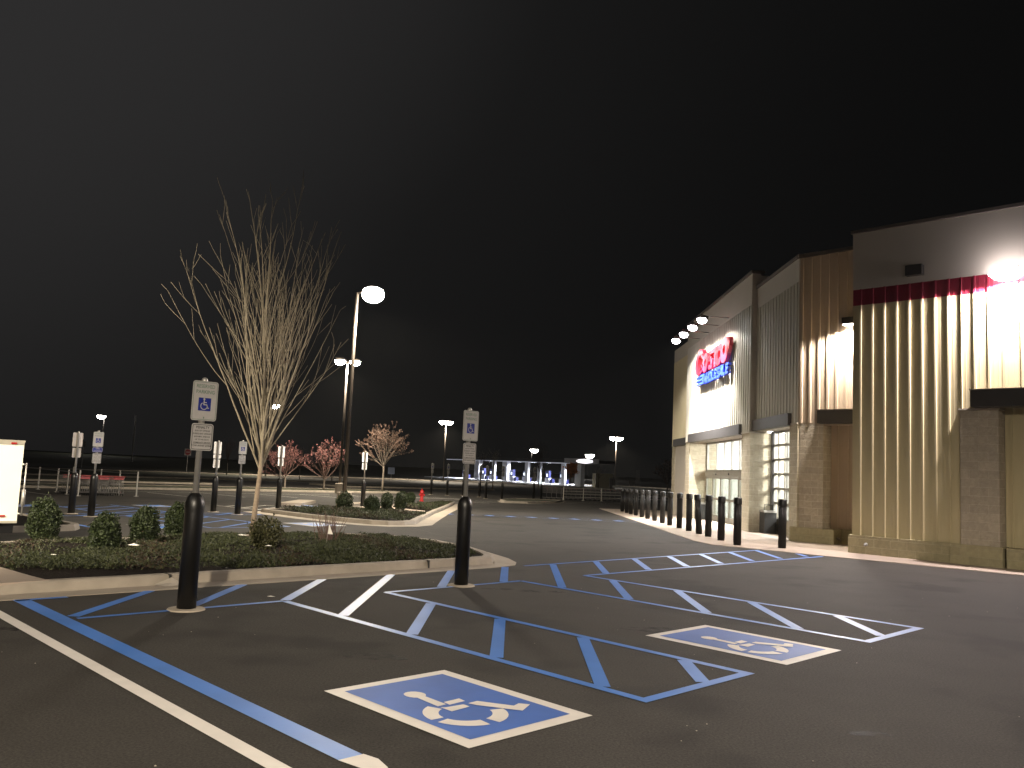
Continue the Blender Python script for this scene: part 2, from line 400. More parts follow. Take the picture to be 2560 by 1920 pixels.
# far stalls: lines and hatched aisles
m = MB()
for (b0, b1) in ((10.6, 12.95),):
    strip(m, 22.0, b0, 28.0, b0, .1); strip(m, 22.0, b1, 28.0, b1, .1); strip(m, 22.0, b0, 22.0, b1, .1)
    for n in range(8): hatch(m, -17.2+1.5*n, 22.1, 28, b0, b1)
    strip(m, 29.5, b0, 36, b0, .1); strip(m, 29.5, b1, 36, b1, .1)
    for n in range(9): hatch(m, -25+1.5*n, 29.5, 36, b0, b1)
strip(m, 28.2, 8.0, 28.2, 15.6, .1); strip(m, 29.4, 8, 29.4, 15.6, .1)
for n in range(6): hatch(m, -20.5+1.5*n, 28.2, 29.4, 8, 15.6)
strip(m, 22.4, 7.85, 28.0, 7.85, .14)
struct(m.build('far_aisle_lines', M_BLUE))
m = MB()
for n in range(4): hatch(m, -17.5+1.4*n, 30.6, 36.0, 17.4, 19.9, .12)
strip(m, 30.4, 17.3, 36.2, 17.3, .1); strip(m, 30.4, 19.9, 36.2, 19.9, .1); strip(m, 30.4, 17.3, 30.4, 19.9, .1)
for k in range(9): strip(m, 47.0, 14.0+3.52*k, 52.6, 14.0+3.52*k, .11)
for k in range(6): strip(m, 40.2, 38.0+2.9*k, 44.6, 38.0+2.9*k, .12)
for k in range(7): strip(m, 62.5, 28.0+3.5*k, 67.5, 28.0+3.5*k, .11)
strip(m, 53.8, 20.0, 52.6, 34.0, .12)
struct(m.build('far_stall_lines', M_LPAINT))
m = MB()   # far crosswalk in front of the doors
def wstrip(mb, x0, y0, x1, y1, w, h=.006):
    a0, b0 = Q*(y0-x0), Q*(y0+x0); a1, b1 = Q*(y1-x1), Q*(y1+x1); strip(mb, a0, b0, a1, b1, w, h)
for k in range(9): wstrip(m, -2.9+.9*k, 37.15-.14*k, -2.62+.9*k, 36.75-.14*k, .30)
struct(m.build('far_crosswalk_blocks', M_BLUE))
m = MB(); wstrip(m, -3.4, 37.6, 5.2, 36.3, .025); wstrip(m, -3.4, 36.3, 5.2, 35.1, .025); struct(m.build('far_crosswalk_edges', M_BLUE))
m = MB(); wstrip(m, -4.5, 51.9, -2.9, 54.6, .25); wstrip(m, -7.2, 63.9, -4.0, 63.0, .5); wstrip(m, -3.2, 57.6, 2.0, 57.0, .16); struct(m.build('stop_bar', M_LPAINT))

# cracks sealed in the drive
m = MB()
def crack(pts, w):
    for i in range(len(pts)-1): wstrip(m, *pts[i], *pts[i+1], w, .004)
random.seed(3)
def wig(x0, y0, x1, y1, n, am): return [(x0+(x1-x0)*i/n+random.uniform(-am, am), y0+(y1-y0)*i/n+random.uniform(-am, am)) for i in range(n+1)]
crack(wig(.3, 16.0, 1.5, 13.9, 8, .03), .012); crack(wig(-.9, 19.5, -2.3, 21.5, 6, .05), .015); crack(wig(-1.5, 22, -3.3, 27, 8, .04), .015)
struct(m.build('asphalt_cracks', mat('crack_sealer', (.02, .018, .016), .7)))

# ------------------------------------------------------------------ kerbs, beds, walks
def arcpts(cx, cy, r, t0, t1, n=8): return [(cx+r*cos(R(t0+(t1-t0)*i/n)), cy+r*sin(R(t0+(t1-t0)*i/n))) for i in range(n+1)]
def offset(poly, d):        # inward offset of a CCW polygon
    out = []; n = len(poly)
    for i in range(n):
        p0, p1, p2 = Vector(poly[i-1]), Vector(poly[i]), Vector(poly[(i+1)%n])
        e1 = (p1-p0).normalized(); e2 = (p2-p1).normalized(); n1 = Vector((-e1.y, e1.x)); n2 = Vector((-e2.y, e2.x))
        b = (n1+n2); b = b/(1+n1.dot(n2)) if (1+n1.dot(n2)) > .2 else n1
        out.append(tuple(p1+b*d))
    return out
def ccw(p): return p if sum(p[i-1][0]*p[i][1]-p[i][0]*p[i-1][1] for i in range(len(p))) > 0 else p[::-1]
def island(name, poly_ab, h=.14, kw=.17, gutter=.42, soil=M_MULCH, gmat=M_CONC, crown=.03):
    poly = ccw([d2w(a, b) for a, b in poly_ab]); n = len(poly)
    ins = offset(poly, kw); bev = offset(poly, .025); lean = offset(poly, -.035)
    m = MB()
    A = [(x, y, gz(x, y)-.02) for x, y in lean]; B = [(x, y, gz(x, y)+h-.025) for x, y in poly]; C = [(x, y, gz(x, y)+h) for x, y in bev]
    D = [(x, y, gz(x, y)+h) for x, y in ins]; E = [(x, y, gz(x, y)-.02) for x, y in ins]
    fs = []
    for i in range(n):
        j = (i+1)%n
        for k in range(4): fs.append((k*n+i, k*n+j, (k+1)*n+j, (k+1)*n+i))
    m.add(A+B+C+D+E, fs); struct(m.build(name+'_kerb', M_KERB, smooth=False))
    s = MB(); c = Vector((sum(p[0] for p in ins)/n, sum(p[1] for p in ins)/n))
    S = [(x, y, gz(x, y)+h-.03) for x, y in ins]
    s.add(S, [tuple(range(n))]); struct(s.build(name+'_bed', soil))
    if gutter:
        gt = MB(); G0 = [(x, y, gz(x, y)+.010) for x, y in lean]; G1 = [(x, y, gz(x, y)+.006) for x, y in offset(poly, -.035-gutter)]
        G2 = [(x, y, gz(x, y)-.03) for x, y in offset(poly, -.035-gutter)]
        gt.add(G0+G1+G2, [(i, n+i, n+(i+1)%n, (i+1)%n) for i in range(n)] + [(n+i, 2*n+i, 2*n+(i+1)%n, n+(i+1)%n) for i in range(n)])
        struct(gt.build(name+'_gutter', gmat))
    return ins
# near island  (a = away from the stalls, b = towards the store)
near_poly = [(11.46, -6)] + [(11.46, b) for b in (0, 2, 4, 6, 8, 10.6)] + [(11.55, 11.05), (11.80, 11.32), (12.4, 11.72), (13.5, 12.25), (15.2, 12.75), (16.6, 12.6), (17.6, 11.9), (17.9, 10.5), (17.9, 7), (17.8, 5), (17.3, 4), (16.4, 3.2), (15.4, -6)]
near_in = island('planter', near_poly)
# concrete ramp slab at the left end of the near island
m = MB(); P = [(-5.66, 10.60), (-6.1, 10.97), (-6.96, 11.76), (-7.7, 12.1), (-9.6, 11.0), (-8.6, 7.2)]
P = [(x, y) for x, y in P]; m.prism(ccw(P), lambda x, y: gz(x, y)+.06, lambda x, y: gz(x, y)+.1445)
struct(m.build('path', M_WALK))
# dirt fan at the kerb joint
m = MB(); x0, y0 = d2w(11.40, 4.95)
m.add([(x0+.02, y0+.03, .10), (x0-.16, y0-.10, .012), (x0+.05, y0-.22, .010), (x0+.22, y0+.02, .012), (x0+.06, y0-.06, .045)], [(1,2,4), (2,3,4), (3,0,4), (0,1,4)])
struct(m.build('silt_heap', mat('silt', (.36, .32, .27), .95, bump=(40, 1, .01))))
m = MB()
for b in (4.97, 9.45):
    x, y = d2w(11.43, b); m.obox((x+.014*Q, y-.014*Q, gz(x,y)+.012), (.018*Q, .018*Q, 0), (-.22*Q, .22*Q, 0), (0, 0, .131))
struct(m.build('kerb_joint', M_INK))

# second island beside the drive, runs parallel to the store front
isl2 = [(30.0, 16.4), (25.7, 15.95), (23.4, 15.95), (22.3, 16.05), (21.85, 16.35), (21.75, 16.9), (22.1, 17.6), (24.6, 20.0), (28.4, 23.7), (33, 28.3), (38.6, 33.7), (39.3, 33.2), (36.4, 29.2), (33.4, 25.4), (31.6, 21.2), (30.6, 18.0)]
isl2_in = island('drive_island', isl2, gutter=.55)
m = MB(); P = [d2w(a, b) for a, b in ((26.4, 21.35), (27.9, 22.75), (31.0, 23.4), (34.0, 25.6), (33.2, 25.3), (31.4, 21.9), (30.5, 21.2))]
m.prism(ccw(P), lambda x, y: gz(x,y)+.02, lambda x, y: gz(x, y)+.150); struct(m.build('island_path', M_WALK))
# lit stub kerbs of the loading pad beyond
m = MB(); P = [d2w(a, b) for a, b in ((35.4, 21.4), (39.3, 24.6), (40.0, 24.0), (36.1, 20.6))]; m.prism(ccw(P), lambda x,y: gz(x,y)+.0, lambda x,y: gz(x,y)+.14)
P = [d2w(a, b) for a, b in ((34.6, 23.5), (37.0, 26.6), (37.5, 26.2), (35.2, 23.2))]; m.prism(ccw(P), lambda x,y: gz(x,y), lambda x,y: gz(x,y)+.14)
struct(m.build('stub_kerb', M_CONC))
# left island (mulch) with its kerb, in the trailer's shade
island('left_island', [(21.6, -14), (21.6, 6.4), (21.9, 7.1), (22.5, 7.4), (27.6, 7.4), (27.6, -14)], gutter=0)
# nose kerb of the far island, pale
island('far_nose', [(39.8, 41.2), (41.2, 40.4), (44.5, 43.2), (47.4, 47.5), (44.5, 50), (41.5, 46)], gutter=.2, soil=M_TURF)
# turf medians with kerbs, far lot
def median(a0, a1, b0, b1, nm='median'):
    island(nm, [(a0, b0), (a0, b1), (a1, b1), (a1, b0)], gutter=0, soil=M_TURF)
median(56.6, 61.5, 10.0, 44.0); median(68.5, 80.0, -40.0, 33.0); median(84.0, 108.0, -60.0, 56.0); median(69.0, 75.0, 46.0, 66.0)
m = MB(); m.prism(ccw([d2w(a, b) for a, b in ((110.5, -120), (110.5, 110), (112.0, 110), (112.0, -120))]), -.70, -.52); struct(m.build('road_edge', M_CONC))
m = MB(); m.sheet([(x, y, -.60) for x, y in ccw([d2w(a, b) for a, b in ((125, -300), (125, 100), (240, 180), (600, 180), (600, -300))])]); struct(m.build('field', M_FIELD))
# low grassy bank, far left
m = MB(); B_ = [(-150, 150, -.6), (-40, 128, -.6), (-44, 170, .35), (-90, 175, 1.0), (-150, 175, 1.2), (-150, 260, 1.2), (-40, 260, .2)]
m.add(B_, [(0,1,2,3,4), (4,3,2,6,5)]); struct(m.build('hills', M_TURF))

# store walk along the bollards and the wall
walk = [(5.25, 52.0), (5.25, 34), (5.23, 28.0), (5.22, 24.6), (5.42, 23.2), (6.43, 21.99), (7.70, 20.85), (8.90, 19.95), (10.9, 18.33), (14.5, 15.4), (17, 14.5), (19, 17), (9.0, 24.5), (12.0, 26), (12, 52)]
m = MB()
# split into a fan of quads following the slope
W0 = [(5.25, 52), (5.25, 47), (5.25, 40), (5.24, 34), (5.23, 28), (5.22, 24.6), (5.42, 23.2)]; W1_ = [(9.25, 52), (9.25, 47), (9.25, 40), (9.25, 34), (9.25, 28.8), (9.4, 26.5), (10.4, 25.4)]
for i in range(6):
    q = [W0[i], W0[i+1], W1_[i+1], W1_[i]]; m.prism(ccw(q), lambda x, y: gz(x, y)-.05, lambda x, y: gz(x, y)+.012)
V0 = [(5.42, 23.2), (6.43, 21.99), (7.70, 20.85), (8.90, 19.95), (10.9, 18.33), (14.5, 15.4), (20, 10.9)]
V1 = [(10.4, 25.4), (10.6, 25.1), (11.2, 20.4), (11.4, 20.3), (13, 18.6), (17, 14.6), (22, 9.6)]
for i in range(6):
    q = [V0[i], V0[i+1], V1[i+1], V1[i]]; m.prism(ccw(q), lambda x, y: gz(x, y)-.05, lambda x, y: gz(x, y)+.012)
struct(m.build('pavement', M_WALK))
m = MB()   # joints scored in the walk
for y in (27, 30, 33, 36, 39, 42, 45): wstrip(m, 5.27, y, 9.2, y, .012, .0150)
wstrip(m, 7.0, 23.5, 7.0, 47, .012, .0152)
struct(m.build('pavement_joints', mat('joint', (.16, .13, .10), .9)))

# ================================================================== WAREHOUSE
store = thing('warehouse', 'ribbed tan metal warehouse store with block piers and lit glass entrance', 'building', (0,0,0))
def P3(a, b, z): x, y = d2w(a, b); return Vector((x, y, z))
E1 = Vector((-Q, Q, 0)); E2 = Vector((Q, Q, 0)); UX = Vector((1,0,0)); UY = Vector((0,1,0)); UZ = Vector((0,0,1))
def ribbed(name, p0, p1, out, z0, z1, mats, pitch=.31, dep=.030, ph=0.0, w=.060, parent=None, minor=True, splits=None):
    """ribbed sheet from p0 to p1 (xy), rib tops along 'out'; stripe splits = [(z, matindex)]"""
    p0 = Vector(p0); p1 = Vector(p1); L = (p1-p0).length; t = (p1-p0)/L; out = Vector(out)
    prof = [(0, 0)]; s = ph
    while s < L-.02:
        q = [(s-w/2, 0), (s-w*.36, dep), (s+w*.36, dep), (s+w/2, 0)]
        if minor:
            for k in (1, 2):
                c = s+pitch*k/3; q += [(c-.020, 0), (c-.008, .002), (c+.008, .002), (c+.020, 0)]
        for a in q:
            if prof[-1][0]+1e-4 < a[0] < L: prof.append(a)
        s += pitch
    prof.append((L, 0))
    zs = [z0]+[q[0] for q in (splits or [])]+[z1]; mis = [0]+[q[1] for q in (splits or [])]
    m = MB()
    for k in range(len(zs)-1):
        m.m = mis[k]; V = []
        for d, o in prof:
            b = p0+t*d+out*o; V += [(b.x, b.y, zs[k]), (b.x, b.y, zs[k+1])]
        n = len(prof); F = [(2*i, 2*i+2, 2*i+3, 2*i+1) for i in range(n-1)]
        nrm = t.cross(UZ)
        if nrm.dot(out) < 0: F = [tuple(reversed(f)) for f in F]
        m.add(V, F)
    return m.build(name, mats, parent or store)
def wallbox(name, pa, pb, out, th, z0, z1, mt, uv=False, parent=None):
    """slab between pa and pb (xy) whose face looks to 'out', thickness behind it"""
    pa = Vector((*pa[:2], 0)); pb = Vector((*pb[:2], 0)); o = Vector(out)
    m = MB(); m.obox(pa+UZ*z0-o*th, pb-pa, o*th, UZ*(z1-z0)); return m.build(name, mt, parent or store, uv=uv)
OW = -E2           # outward normal of the walls that run with the stalls
# --- W1: right hand wall, plane b = 22.05
A_END = -14.0
# face sections: left ribbed bay a 6.90..9.54 down to plinth ; upper bay above canopy a -14..6.90
ribbed('wall_panel', P3(9.54, 22.05, 0), P3(6.90, 22.05, 0), OW, .46, 6.93, [M_PANEL, M_RED], ph=.21, splits=[(6.50, 1)])
ribbed('wall_panel', P3(6.90, 22.05, 0), P3(A_END, 22.05, 0), OW, 3.70, 6.93, [M_PANEL, M_RED], ph=.02, splits=[(6.50, 1)])
wallbox('parapet_panel', P3(9.54, 22.03, 0), P3(A_END, 22.03, 0), OW, .3, 6.932, 8.46, M_PARA)
wallbox('coping', P3(9.58, 21.97, 0), P3(A_END, 21.97, 0), OW, .42, 8.462, 8.54, M_COPE)
wallbox('wall_core', P3(9.53, 22.06, 0), P3(A_END, 22.06, 0), OW, .2, 3.9, 6.93, M_PARA)
wallbox('wall_core', P3(9.53, 22.06, 0), P3(6.07, 22.06, 0), OW, .2, 0, 3.9, M_PARA)
wallbox('side_wall', P3(9.54, 22.06, 0), P3(9.54, 24.6, 0), E1, .25, -.2, 8.46, M_PANEL)
wallbox('block_pier', P3(6.90, 21.98, 0), P3(6.06, 21.98, 0), OW, .45, .45, 3.66, M_SPLIT, True)
wallbox('pier_cap', P3(6.93, 21.95, 0), P3(6.03, 21.95, 0), OW, .5, 3.662, 3.70, M_SOFF)
wallbox('plinth', P3(9.60, 21.94, 0), P3(7.12, 21.94, 0), OW, .3, -.2, .47, M_PLINTH, True)
wallbox('plinth', P3(7.118, 21.90, 0), P3(5.99, 21.90, 0), OW, .5, -.2, .475, M_PLINTH, True)
wallbox('plinth', P3(5.93, 21.97, 0), P3(A_END, 21.97, 0), OW, .5, -.2, .47, M_PLINTH, True)
ribbed('wall_panel', P3(6.05, 22.42, 0), P3(A_END, 22.42, 0), OW, .46, 3.75, [M_PANEL], ph=.14, pitch=.31)
wallbox('entrance_canopy', P3(6.56, 21.62, 0), P3(A_END, 21.62, 0), OW, .55, 3.705, 4.10, M_BLACKM)
wallbox('canopy_flashing', P3(6.58, 21.60, 0), P3(A_END, 21.60, 0), OW, .5, 4.103, 4.125, M_SOFF)
v1 = wallbox('vent_box', P3(8.12, 21.84, 0), P3(7.72, 21.84, 0), OW, .20, 7.10, 7.36, M_BLACKM)
m = MB(); p = P3(9.13, 21.94, .26); m.tube([p, p+OW*.05], .045, 10); m.tube([p+OW*.05, p+OW*.09, p+OW*.11-UZ*.04], .022, 8); m.build('hose_tap', M_GALV, store, True)
# --- W2: recessed wall, plane b = 24.36, a 9.5..12.22
ribbed('wall_panel', P3(12.22, 24.36, 0), P3(9.55, 24.36, 0), OW, 3.56, 8.68, [M_PANEL3], ph=.10, pitch=.275, w=.085)
wallbox('wall_core', P3(12.21, 24.37, 0), P3(9.4, 24.37, 0), OW, .3, 3.5, 8.68, M_PANEL3)
wallbox('coping', P3(12.3, 24.30, 0), P3(9.6, 24.30, 0), OW, .5, 8.682, 8.80, M_COPE)
wallbox('block_pier', P3(12.17, 24.36, 0), P3(11.42, 24.36, 0), OW, .6, .40, 3.53, M_SPLIT, True)
ribbed('wall_panel', P3(11.42, 24.90, 0), P3(9.55, 24.90, 0), OW, .45, 3.56, [M_PANEL3], ph=.2, pitch=.30)
wallbox('wall_core', P3(11.42, 24.95, 0), P3(9.4, 24.95, 0), OW, .3, -.2, 3.56, M_PANEL3)
wallbox('canopy', P3(11.45, 24.0, 0), P3(9.6, 24.0, 0), OW, 1.0, 3.52, 3.90, M_BLACKM)
wallbox('canopy_flashing', P3(11.47, 23.98, 0), P3(9.6, 23.98, 0), OW, .37, 3.903, 3.93, M_COPE)
wallbox('plinth', P3(12.42, 24.28, 0), P3(11.05, 24.28, 0), OW, .7, -.3, .43, M_PLINTH, True)
wallbox('plinth', P3(11.04, 24.78, 0), P3(9.55, 24.78, 0), OW, .5, -.3, .44, M_PLINTH, True)
m = MB(); p = P3(11.04, 24.5, .18); m.tube([p, p-E1*.06], .04, 10); m.tube([p-E1*.06, p-E1*.11-UZ*.05], .02, 8); m.build('hose_tap', M_GALV, store, True)
# --- facade faces, outward -X
XF, XW3 = 8.38, 8.57
NX = -UX
yc3 = 25.85
ribbed('wall_panel', (XW3, 30.40, 0), (XW3, yc3, 0), NX, 3.53, 7.95, [M_PANEL2], ph=.12, pitch=.305)
wallbox('parapet_panel', (XW3-.002, 30.4, 0), (XW3-.002, yc3, 0), NX, .3, 7.952, 8.70, M_PARA)
wallbox('coping', (XW3-.06, 30.5, 0), (XW3-.06, yc3-.1, 0), NX, .45, 8.702, 8.80, M_COPE)
wallbox('wall_core', (XW3+.03, 30.4, 0), (XW3+.03, yc3+.05, 0), NX, .25, 3.5, 8.6, M_PARA)
ribbed('wall_panel', (XF, 41.88, 0), (XF, 30.40, 0), NX, 3.46, 8.12, [M_PANEL2], ph=.14, pitch=.305)
wallbox('parapet_panel', (XF-.012, 41.88, 0), (XF-.012, 30.40, 0), NX, .3, 8.122, 9.27, M_PARA)
wallbox('coping', (XF-.07, 41.95, 0), (XF-.07, 30.33, 0), NX, .5, 9.272, 9.37, M_COPE)
wallbox('wall_core', (XF+.02, 41.86, 0), (XF+.02, 30.42, 0), NX, .3, 3.45, 9.25, M_PARA)
wallbox('wall_core', (XF+.02, 41.86, 0), (XF+.02, 41.84-.3, 0), NX, 1.4, 3.45, 9.25, M_PARA)
wallbox('side_wall', (XF+.01, 30.398, 0), (XW3+.4, 30.398, 0), -UY, .3, 3.47, 9.2, M_PARA)
ribbed('wall_panel', (8.60, 46.58, 0), (8.60, 41.86, 0), NX, 3.42, 8.0, [M_PANEL], ph=.1, pitch=.305)
wallbox('parapet_panel', (8.598, 46.6, 0), (8.598, 41.9, 0), NX, .3, 8.002, 8.70, M_PARA)
wallbox('wall_core', (8.63, 46.57, 0), (8.63, 41.9, 0), NX, .3, -.4, 8.7, M_PARA)
# piers (block)
wallbox('block_pier', (XW3, 26.62, 0), (XW3, yc3, 0), NX, .70, -.2, 3.53, M_BLOCK, True)
wallbox('block_pier', (XF, 31.50, 0), (XF, 30.42, 0), NX, 1.6, -.3, 3.455, M_BLOCK, True)
wallbox('block_pier', (XF, 41.88, 0), (XF, 40.85, 0), NX, 1.3, -.4, 3.455, M_BLOCK, True)
wallbox('block_pier', (8.60, 46.60, 0), (8.60, 45.85, 0), NX, .6, -.45, 3.415, M_BLOCK, True)
wallbox('block_wall', (8.95, 45.9, 0), (8.95, 41.8, 0), NX, .4, -.45, 3.40, M_BLOCK, True)
for q in ((XW3, 26.65, yc3, 3.535), (XF, 31.53, 30.38, 3.46), (XF, 41.9, 40.82, 3.46), (8.6, 46.62, 45.83, 3.42)):
    wallbox('pier_cap', (q[0]-.03, q[1], 0), (q[0]-.03, q[2], 0), NX, .3, q[3], q[3]+.04, M_SOFF)
# canopies (dark fascia) with soffit
def canopy(x, y0, y1, z0, z1, depth):
    wallbox('entrance_canopy', (x-.12, y1, 0), (x-.12, y0, 0), NX, .22, z0, z1, M_BLACKM)
    m = MB(); m.box(x+.11, x+depth, y0, y1, z0+.012, z0+.10); s = m.build('soffit', M_SOFF, store)
    for k in range(1, int((y1-y0)/.93)): m = MB(); m.box(x+.12, x+depth-.02, y0+.93*k-.008, y0+.93*k+.008, z0+.004, z0+.0118); m.build('soffit_joint', M_INK, s)
canopy(XF, 31.54, 40.84, 3.44, 3.82, 1.0)
canopy(XW3, 26.45, 30.38, 3.52, 3.90, 1.0)
canopy(8.60, 42.02, 45.85, 3.40, 3.76, .6)
# roof slab so nothing glows through
m = MB(); m.prism(ccw([(9.6, 25.5), (30, 5), (45, 30), (30, 60), (9.2, 46.5), (9.0, 42), (8.9, 30.5), (8.9, 26.2)]), 7.4, 7.6); m.build('roof', M_COPE, store)
m = MB(); m.box(8.9, 30, 46.3, 46.58, -.5, 8.6); m.build('side_wall', M_PARA, store)

# --- glazing
def glazing(name, x, y0, y1, z0, z1, ys, zs, fw, door=False):
    e = bpy.data.objects.new(name, None); COL.objects.link(e); e.parent = store
    m = MB()
    for y in ys: m.box(x-.05, x+.05, y-fw/2, y+fw/2, z0, z1)
    for z, w in zs: m.box(x-.055, x+.055, y0, y1, z-w/2, z+w/2)
    m.build('frame', M_ALU, e)
    m = MB(); m.sheet([(x+.058, y0, z0), (x+.058, y0, z1), (x+.058, y1, z1), (x+.058, y1, z0)]); m.build('pane', M_GLASS, e)
    return e
ZD = -.19
g1 = glazing('entrance_glazing', 9.25, 31.5, 40.85, 2.1, 3.44, [31.55, 33.7, 34.95, 36.25, 37.5, 38.9, 40.80], [(2.13, .08), (3.41, .07)], .09)
m = MB(); m.box(9.14, 9.34, 31.5, 40.85, 1.86, 2.09); hd = m.build('door_header', M_ALU, store)
for y in (36.3, 38.6): m = MB(); m.tube([(9.13, y, 1.98), (9.10, y, 1.98)], .05, 10); m.build('door_sensor', M_INK, hd)
def door(y0, y1):
    e = bpy.data.objects.new('sliding_door', None); COL.objects.link(e); e.parent = store
    m = MB(); x = 9.22
    for y in (y0+.04, y1-.04): m.box(x-.04, x+.04, y-.045, y+.045, ZD, 1.858)
    for z, w in ((ZD+.16, .30), (.86, .10), (1.81, .09)): m.box(x-.035, x+.035, y0+.08, y1-.08, z-w/2, z+w/2)
    m.build('frame', M_ALU, e); m = MB(); m.sheet([(x+.02, y0+.08, ZD+.28), (x+.02, y0+.08, 1.77), (x+.02, y1-.08, 1.77), (x+.02, y1-.08, ZD+.28)]); m.build('pane', M_TINT, e)
for y0, y1 in ((31.55, 33.4), (33.42, 34.9), (34.92, 36.4), (36.42, 37.95), (37.97, 39.4), (39.42, 40.8)): door(y0, y1)
g2 = glazing('grid_window', 9.25, 26.6, 30.40, .42, 3.52, [26.9, 27.85, 28.8, 29.05, 29.75, 30.3], [(.45, .07)]+[(.50+.505*k, .075) for k in range(1, 6)]+[(3.48, .07)], .075)
wallbox('window_sill_wall', (9.20, 30.4, 0), (9.20, 26.5, 0), NX, .3, -.2, .41, M_BLOCK, True)
m = MB(); m.box(9.05, 9.13, 29.98, 30.16, -.1, 3.5); m.build('dark_jamb', M_BLACKM, store)
m = MB(); m.box(9.20, 9.34, 26.0, 30.4, 3.52, 3.9); m.box(9.20, 9.34, 31.5, 41.2, 3.445, 3.9); m.build('head_wall', M_PARA, store)
# --- lobby behind the glass
lob = MB(); X1 = 15.5
lob.box(X1, X1+.1, 26, 46, -.4, 3.9); lob.box(9.35, X1, 46-4.6, 46-4.5, -.4, 3.9); lob.box(9.5, X1, 26.0, 26.1, -.4, 3.9); lob.box(9.30, X1, 26.05, 41.45, 3.75, 3.85)
lob.build('lobby_wall', mat('lobby_white', (.72, .71, .68), .7), store)
m = MB(); m.box(9.30, X1, 26.1, 41.4, -.32, -.20); m.build('lobby_floor', mat('lobby_floor', (.42, .41, .38), .35), store)
m = MB()
random.seed(11)
for k in range(26):
    x = random.uniform(11.5, 15); y = random.uniform(27, 41); h = random.uniform(.5, 2.2); w = random.uniform(.2, .6)
    m.m = k % 3; m.box(x, x+w, y, y+w*1.4, -.2, h)
for y in (28.5, 31.6, 34.5, 37.6, 40.2): m.m = 0; m.box(12.2, 12.35, y, y+.15, -.2, 3.7)
for z in (1.9, 2.7): m.m = 0; m.box(13.0, 13.06, 26.5, 41, z, z+.10)
m.build('lobby_fitting', [mat('fit_grey', (.20, .20, .20)), mat('fit_dark', (.06, .06, .065)), mat('fit_brown', (.28, .21, .15))], store)
lamp_e = mat('lit_tube', (.9, .9, .9), emit=(1, .97, .90), es=9)
m = MB()
for y in (27.4, 29.2, 31.8, 33.6, 35.4, 37.2, 39.0, 40.6): m.box(10.0, 15.0, y-.09, y+.09, 3.66, 3.72)
cl = m.build('ceiling_light', lamp_e, store)
lamp('AREA', 'lobby_light', (11.6, 35.8, 3.55), 4600, (.97, .98, 1), cl, 3.5, target=(10.6, 35.8, 0), sy=8)
lamp('AREA', 'lobby_light', (11.6, 28.6, 3.55), 2400, (.97, .98, 1), cl, 3.5, target=(10.6, 28.6, 0), sy=3.4)
lamp('SPOT', 'lobby_spot', (12.1, 27.2, 3.45), 2200, (1, .96, .90), cl, .07, 100, .5, target=(8.6, 30.4, 1.0))
lamp('SPOT', 'lobby_spot', (12.3, 37.0, 3.45), 1000, (1, .96, .90), cl, .07, 100, .5, target=(8.6, 40.8, 1.0))

# --- shop sign: red lettering over blue lettering
sg = thing('shop_sign', 'raised red and blue lettering mounted on the floodlit facade', 'sign', (XF-.10, 36.3, 6.0))
def poly_letters(mb, polys, f, d0, d1):
    for P in polys:
        n = len(P); A = [f(u, v, d0) for u, v in P]; B = [f(u, v, d1) for u, v in P]
        mb.add(A+B, [tuple(range(n)), tuple(range(2*n-1, n-1, -1))] + [((i+1)%n, i, n+i, n+(i+1)%n) for i in range(n)])
def lf(u, v, d): return (-d, 3.15-u, v)          # u runs right (towards the camera), v up, d out of the wall
def blob(cu, cv, ru, rv, hu, hv, dy=0, open_=None, sh=.22, n=22):
    """slanted ring letter as quads; open_=(t0,t1) degrees left out"""
    out = []
    def p(t, a, b, c0=0): 
        x = a*cos(t); y = b*sin(t); return (cu+c0+x+sh*y, cv+y)
    for i in range(n):
        t0, t1 = 2*pi*i/n, 2*pi*(i+1)/n; tm = math.degrees((t0+t1)/2)
        if open_ and open_[0] < (tm if tm < 180 else tm-360) < open_[1]: continue
        out.append([p(t0, ru, rv), p(t1, ru, rv), p(t1, hu, hv, dy), p(t0, hu, hv, dy)])
    return out
def lscale(P): return P
red = []
red += blob(.80, 1.00, .82, .72, .36, .38, .06, (-38, 34))                    # C
red += [[(1.28,1.45),(1.62,1.30),(1.66,1.10),(1.30,1.16)], [(1.02,.74),(1.32,.84),(1.40,.62),(1.05,.42)]]
red += blob(1.98, .83, .50, .50, .17, .20)                                     # O
S = [[(2.62,.36),(3.22,.34),(3.28,.56),(2.62,.58)], [(3.02,.54),(3.30,.50),(3.38,.80),(3.10,.90)], [(2.62,.80),(3.12,.74),(3.24,.96),(2.74,1.02)], [(2.58,.90),(2.86,.86),(2.94,1.18),(2.70,1.20)], [(2.72,1.08),(3.42,1.12),(3.48,1.34),(2.80,1.30)]]
red += S
red += [[(3.42,1.10),(4.28,1.14),(4.34,1.36),(3.48,1.34)], [(3.62,.34),(3.98,.34),(4.12,1.20),(3.76,1.18)]]   # T
red += blob(4.50, .85, .54, .53, .19, .22, .03, (-30, 28))                    # C
red += blob(5.42, .93, .62, .62, .22, .26, -.03)                               # O
red += [[(5.72,.62),(6.00,.72),(6.22,1.02),(5.96,1.02)], [(5.96,1.00),(6.22,1.00),(6.26,1.22),(6.06,1.16)], [(6.06,1.16),(6.26,1.20),(6.20,1.44)]]
red = [[(.56+u*.985, .37+(v-.30)*.82) for u, v in P] for P in red]
m = MB(); poly_letters(m, red, lf, -.03, .13); m.build('red_lettering', mat('sign_red', (.40, .012, .03), .4), sg)
blu = [[(-.02, .33), (1.45, .36), (1.40, .27), (-.02, .24)], [(-.10, .17), (1.36, .20), (1.33, .11), (-.10, .08)], [(-.02, .01), (1.30, .04), (1.27, -.05), (-.02, -.08)],
       [(1.35, .36), (1.62, .36), (1.50, -.07), (1.25, -.07)]]
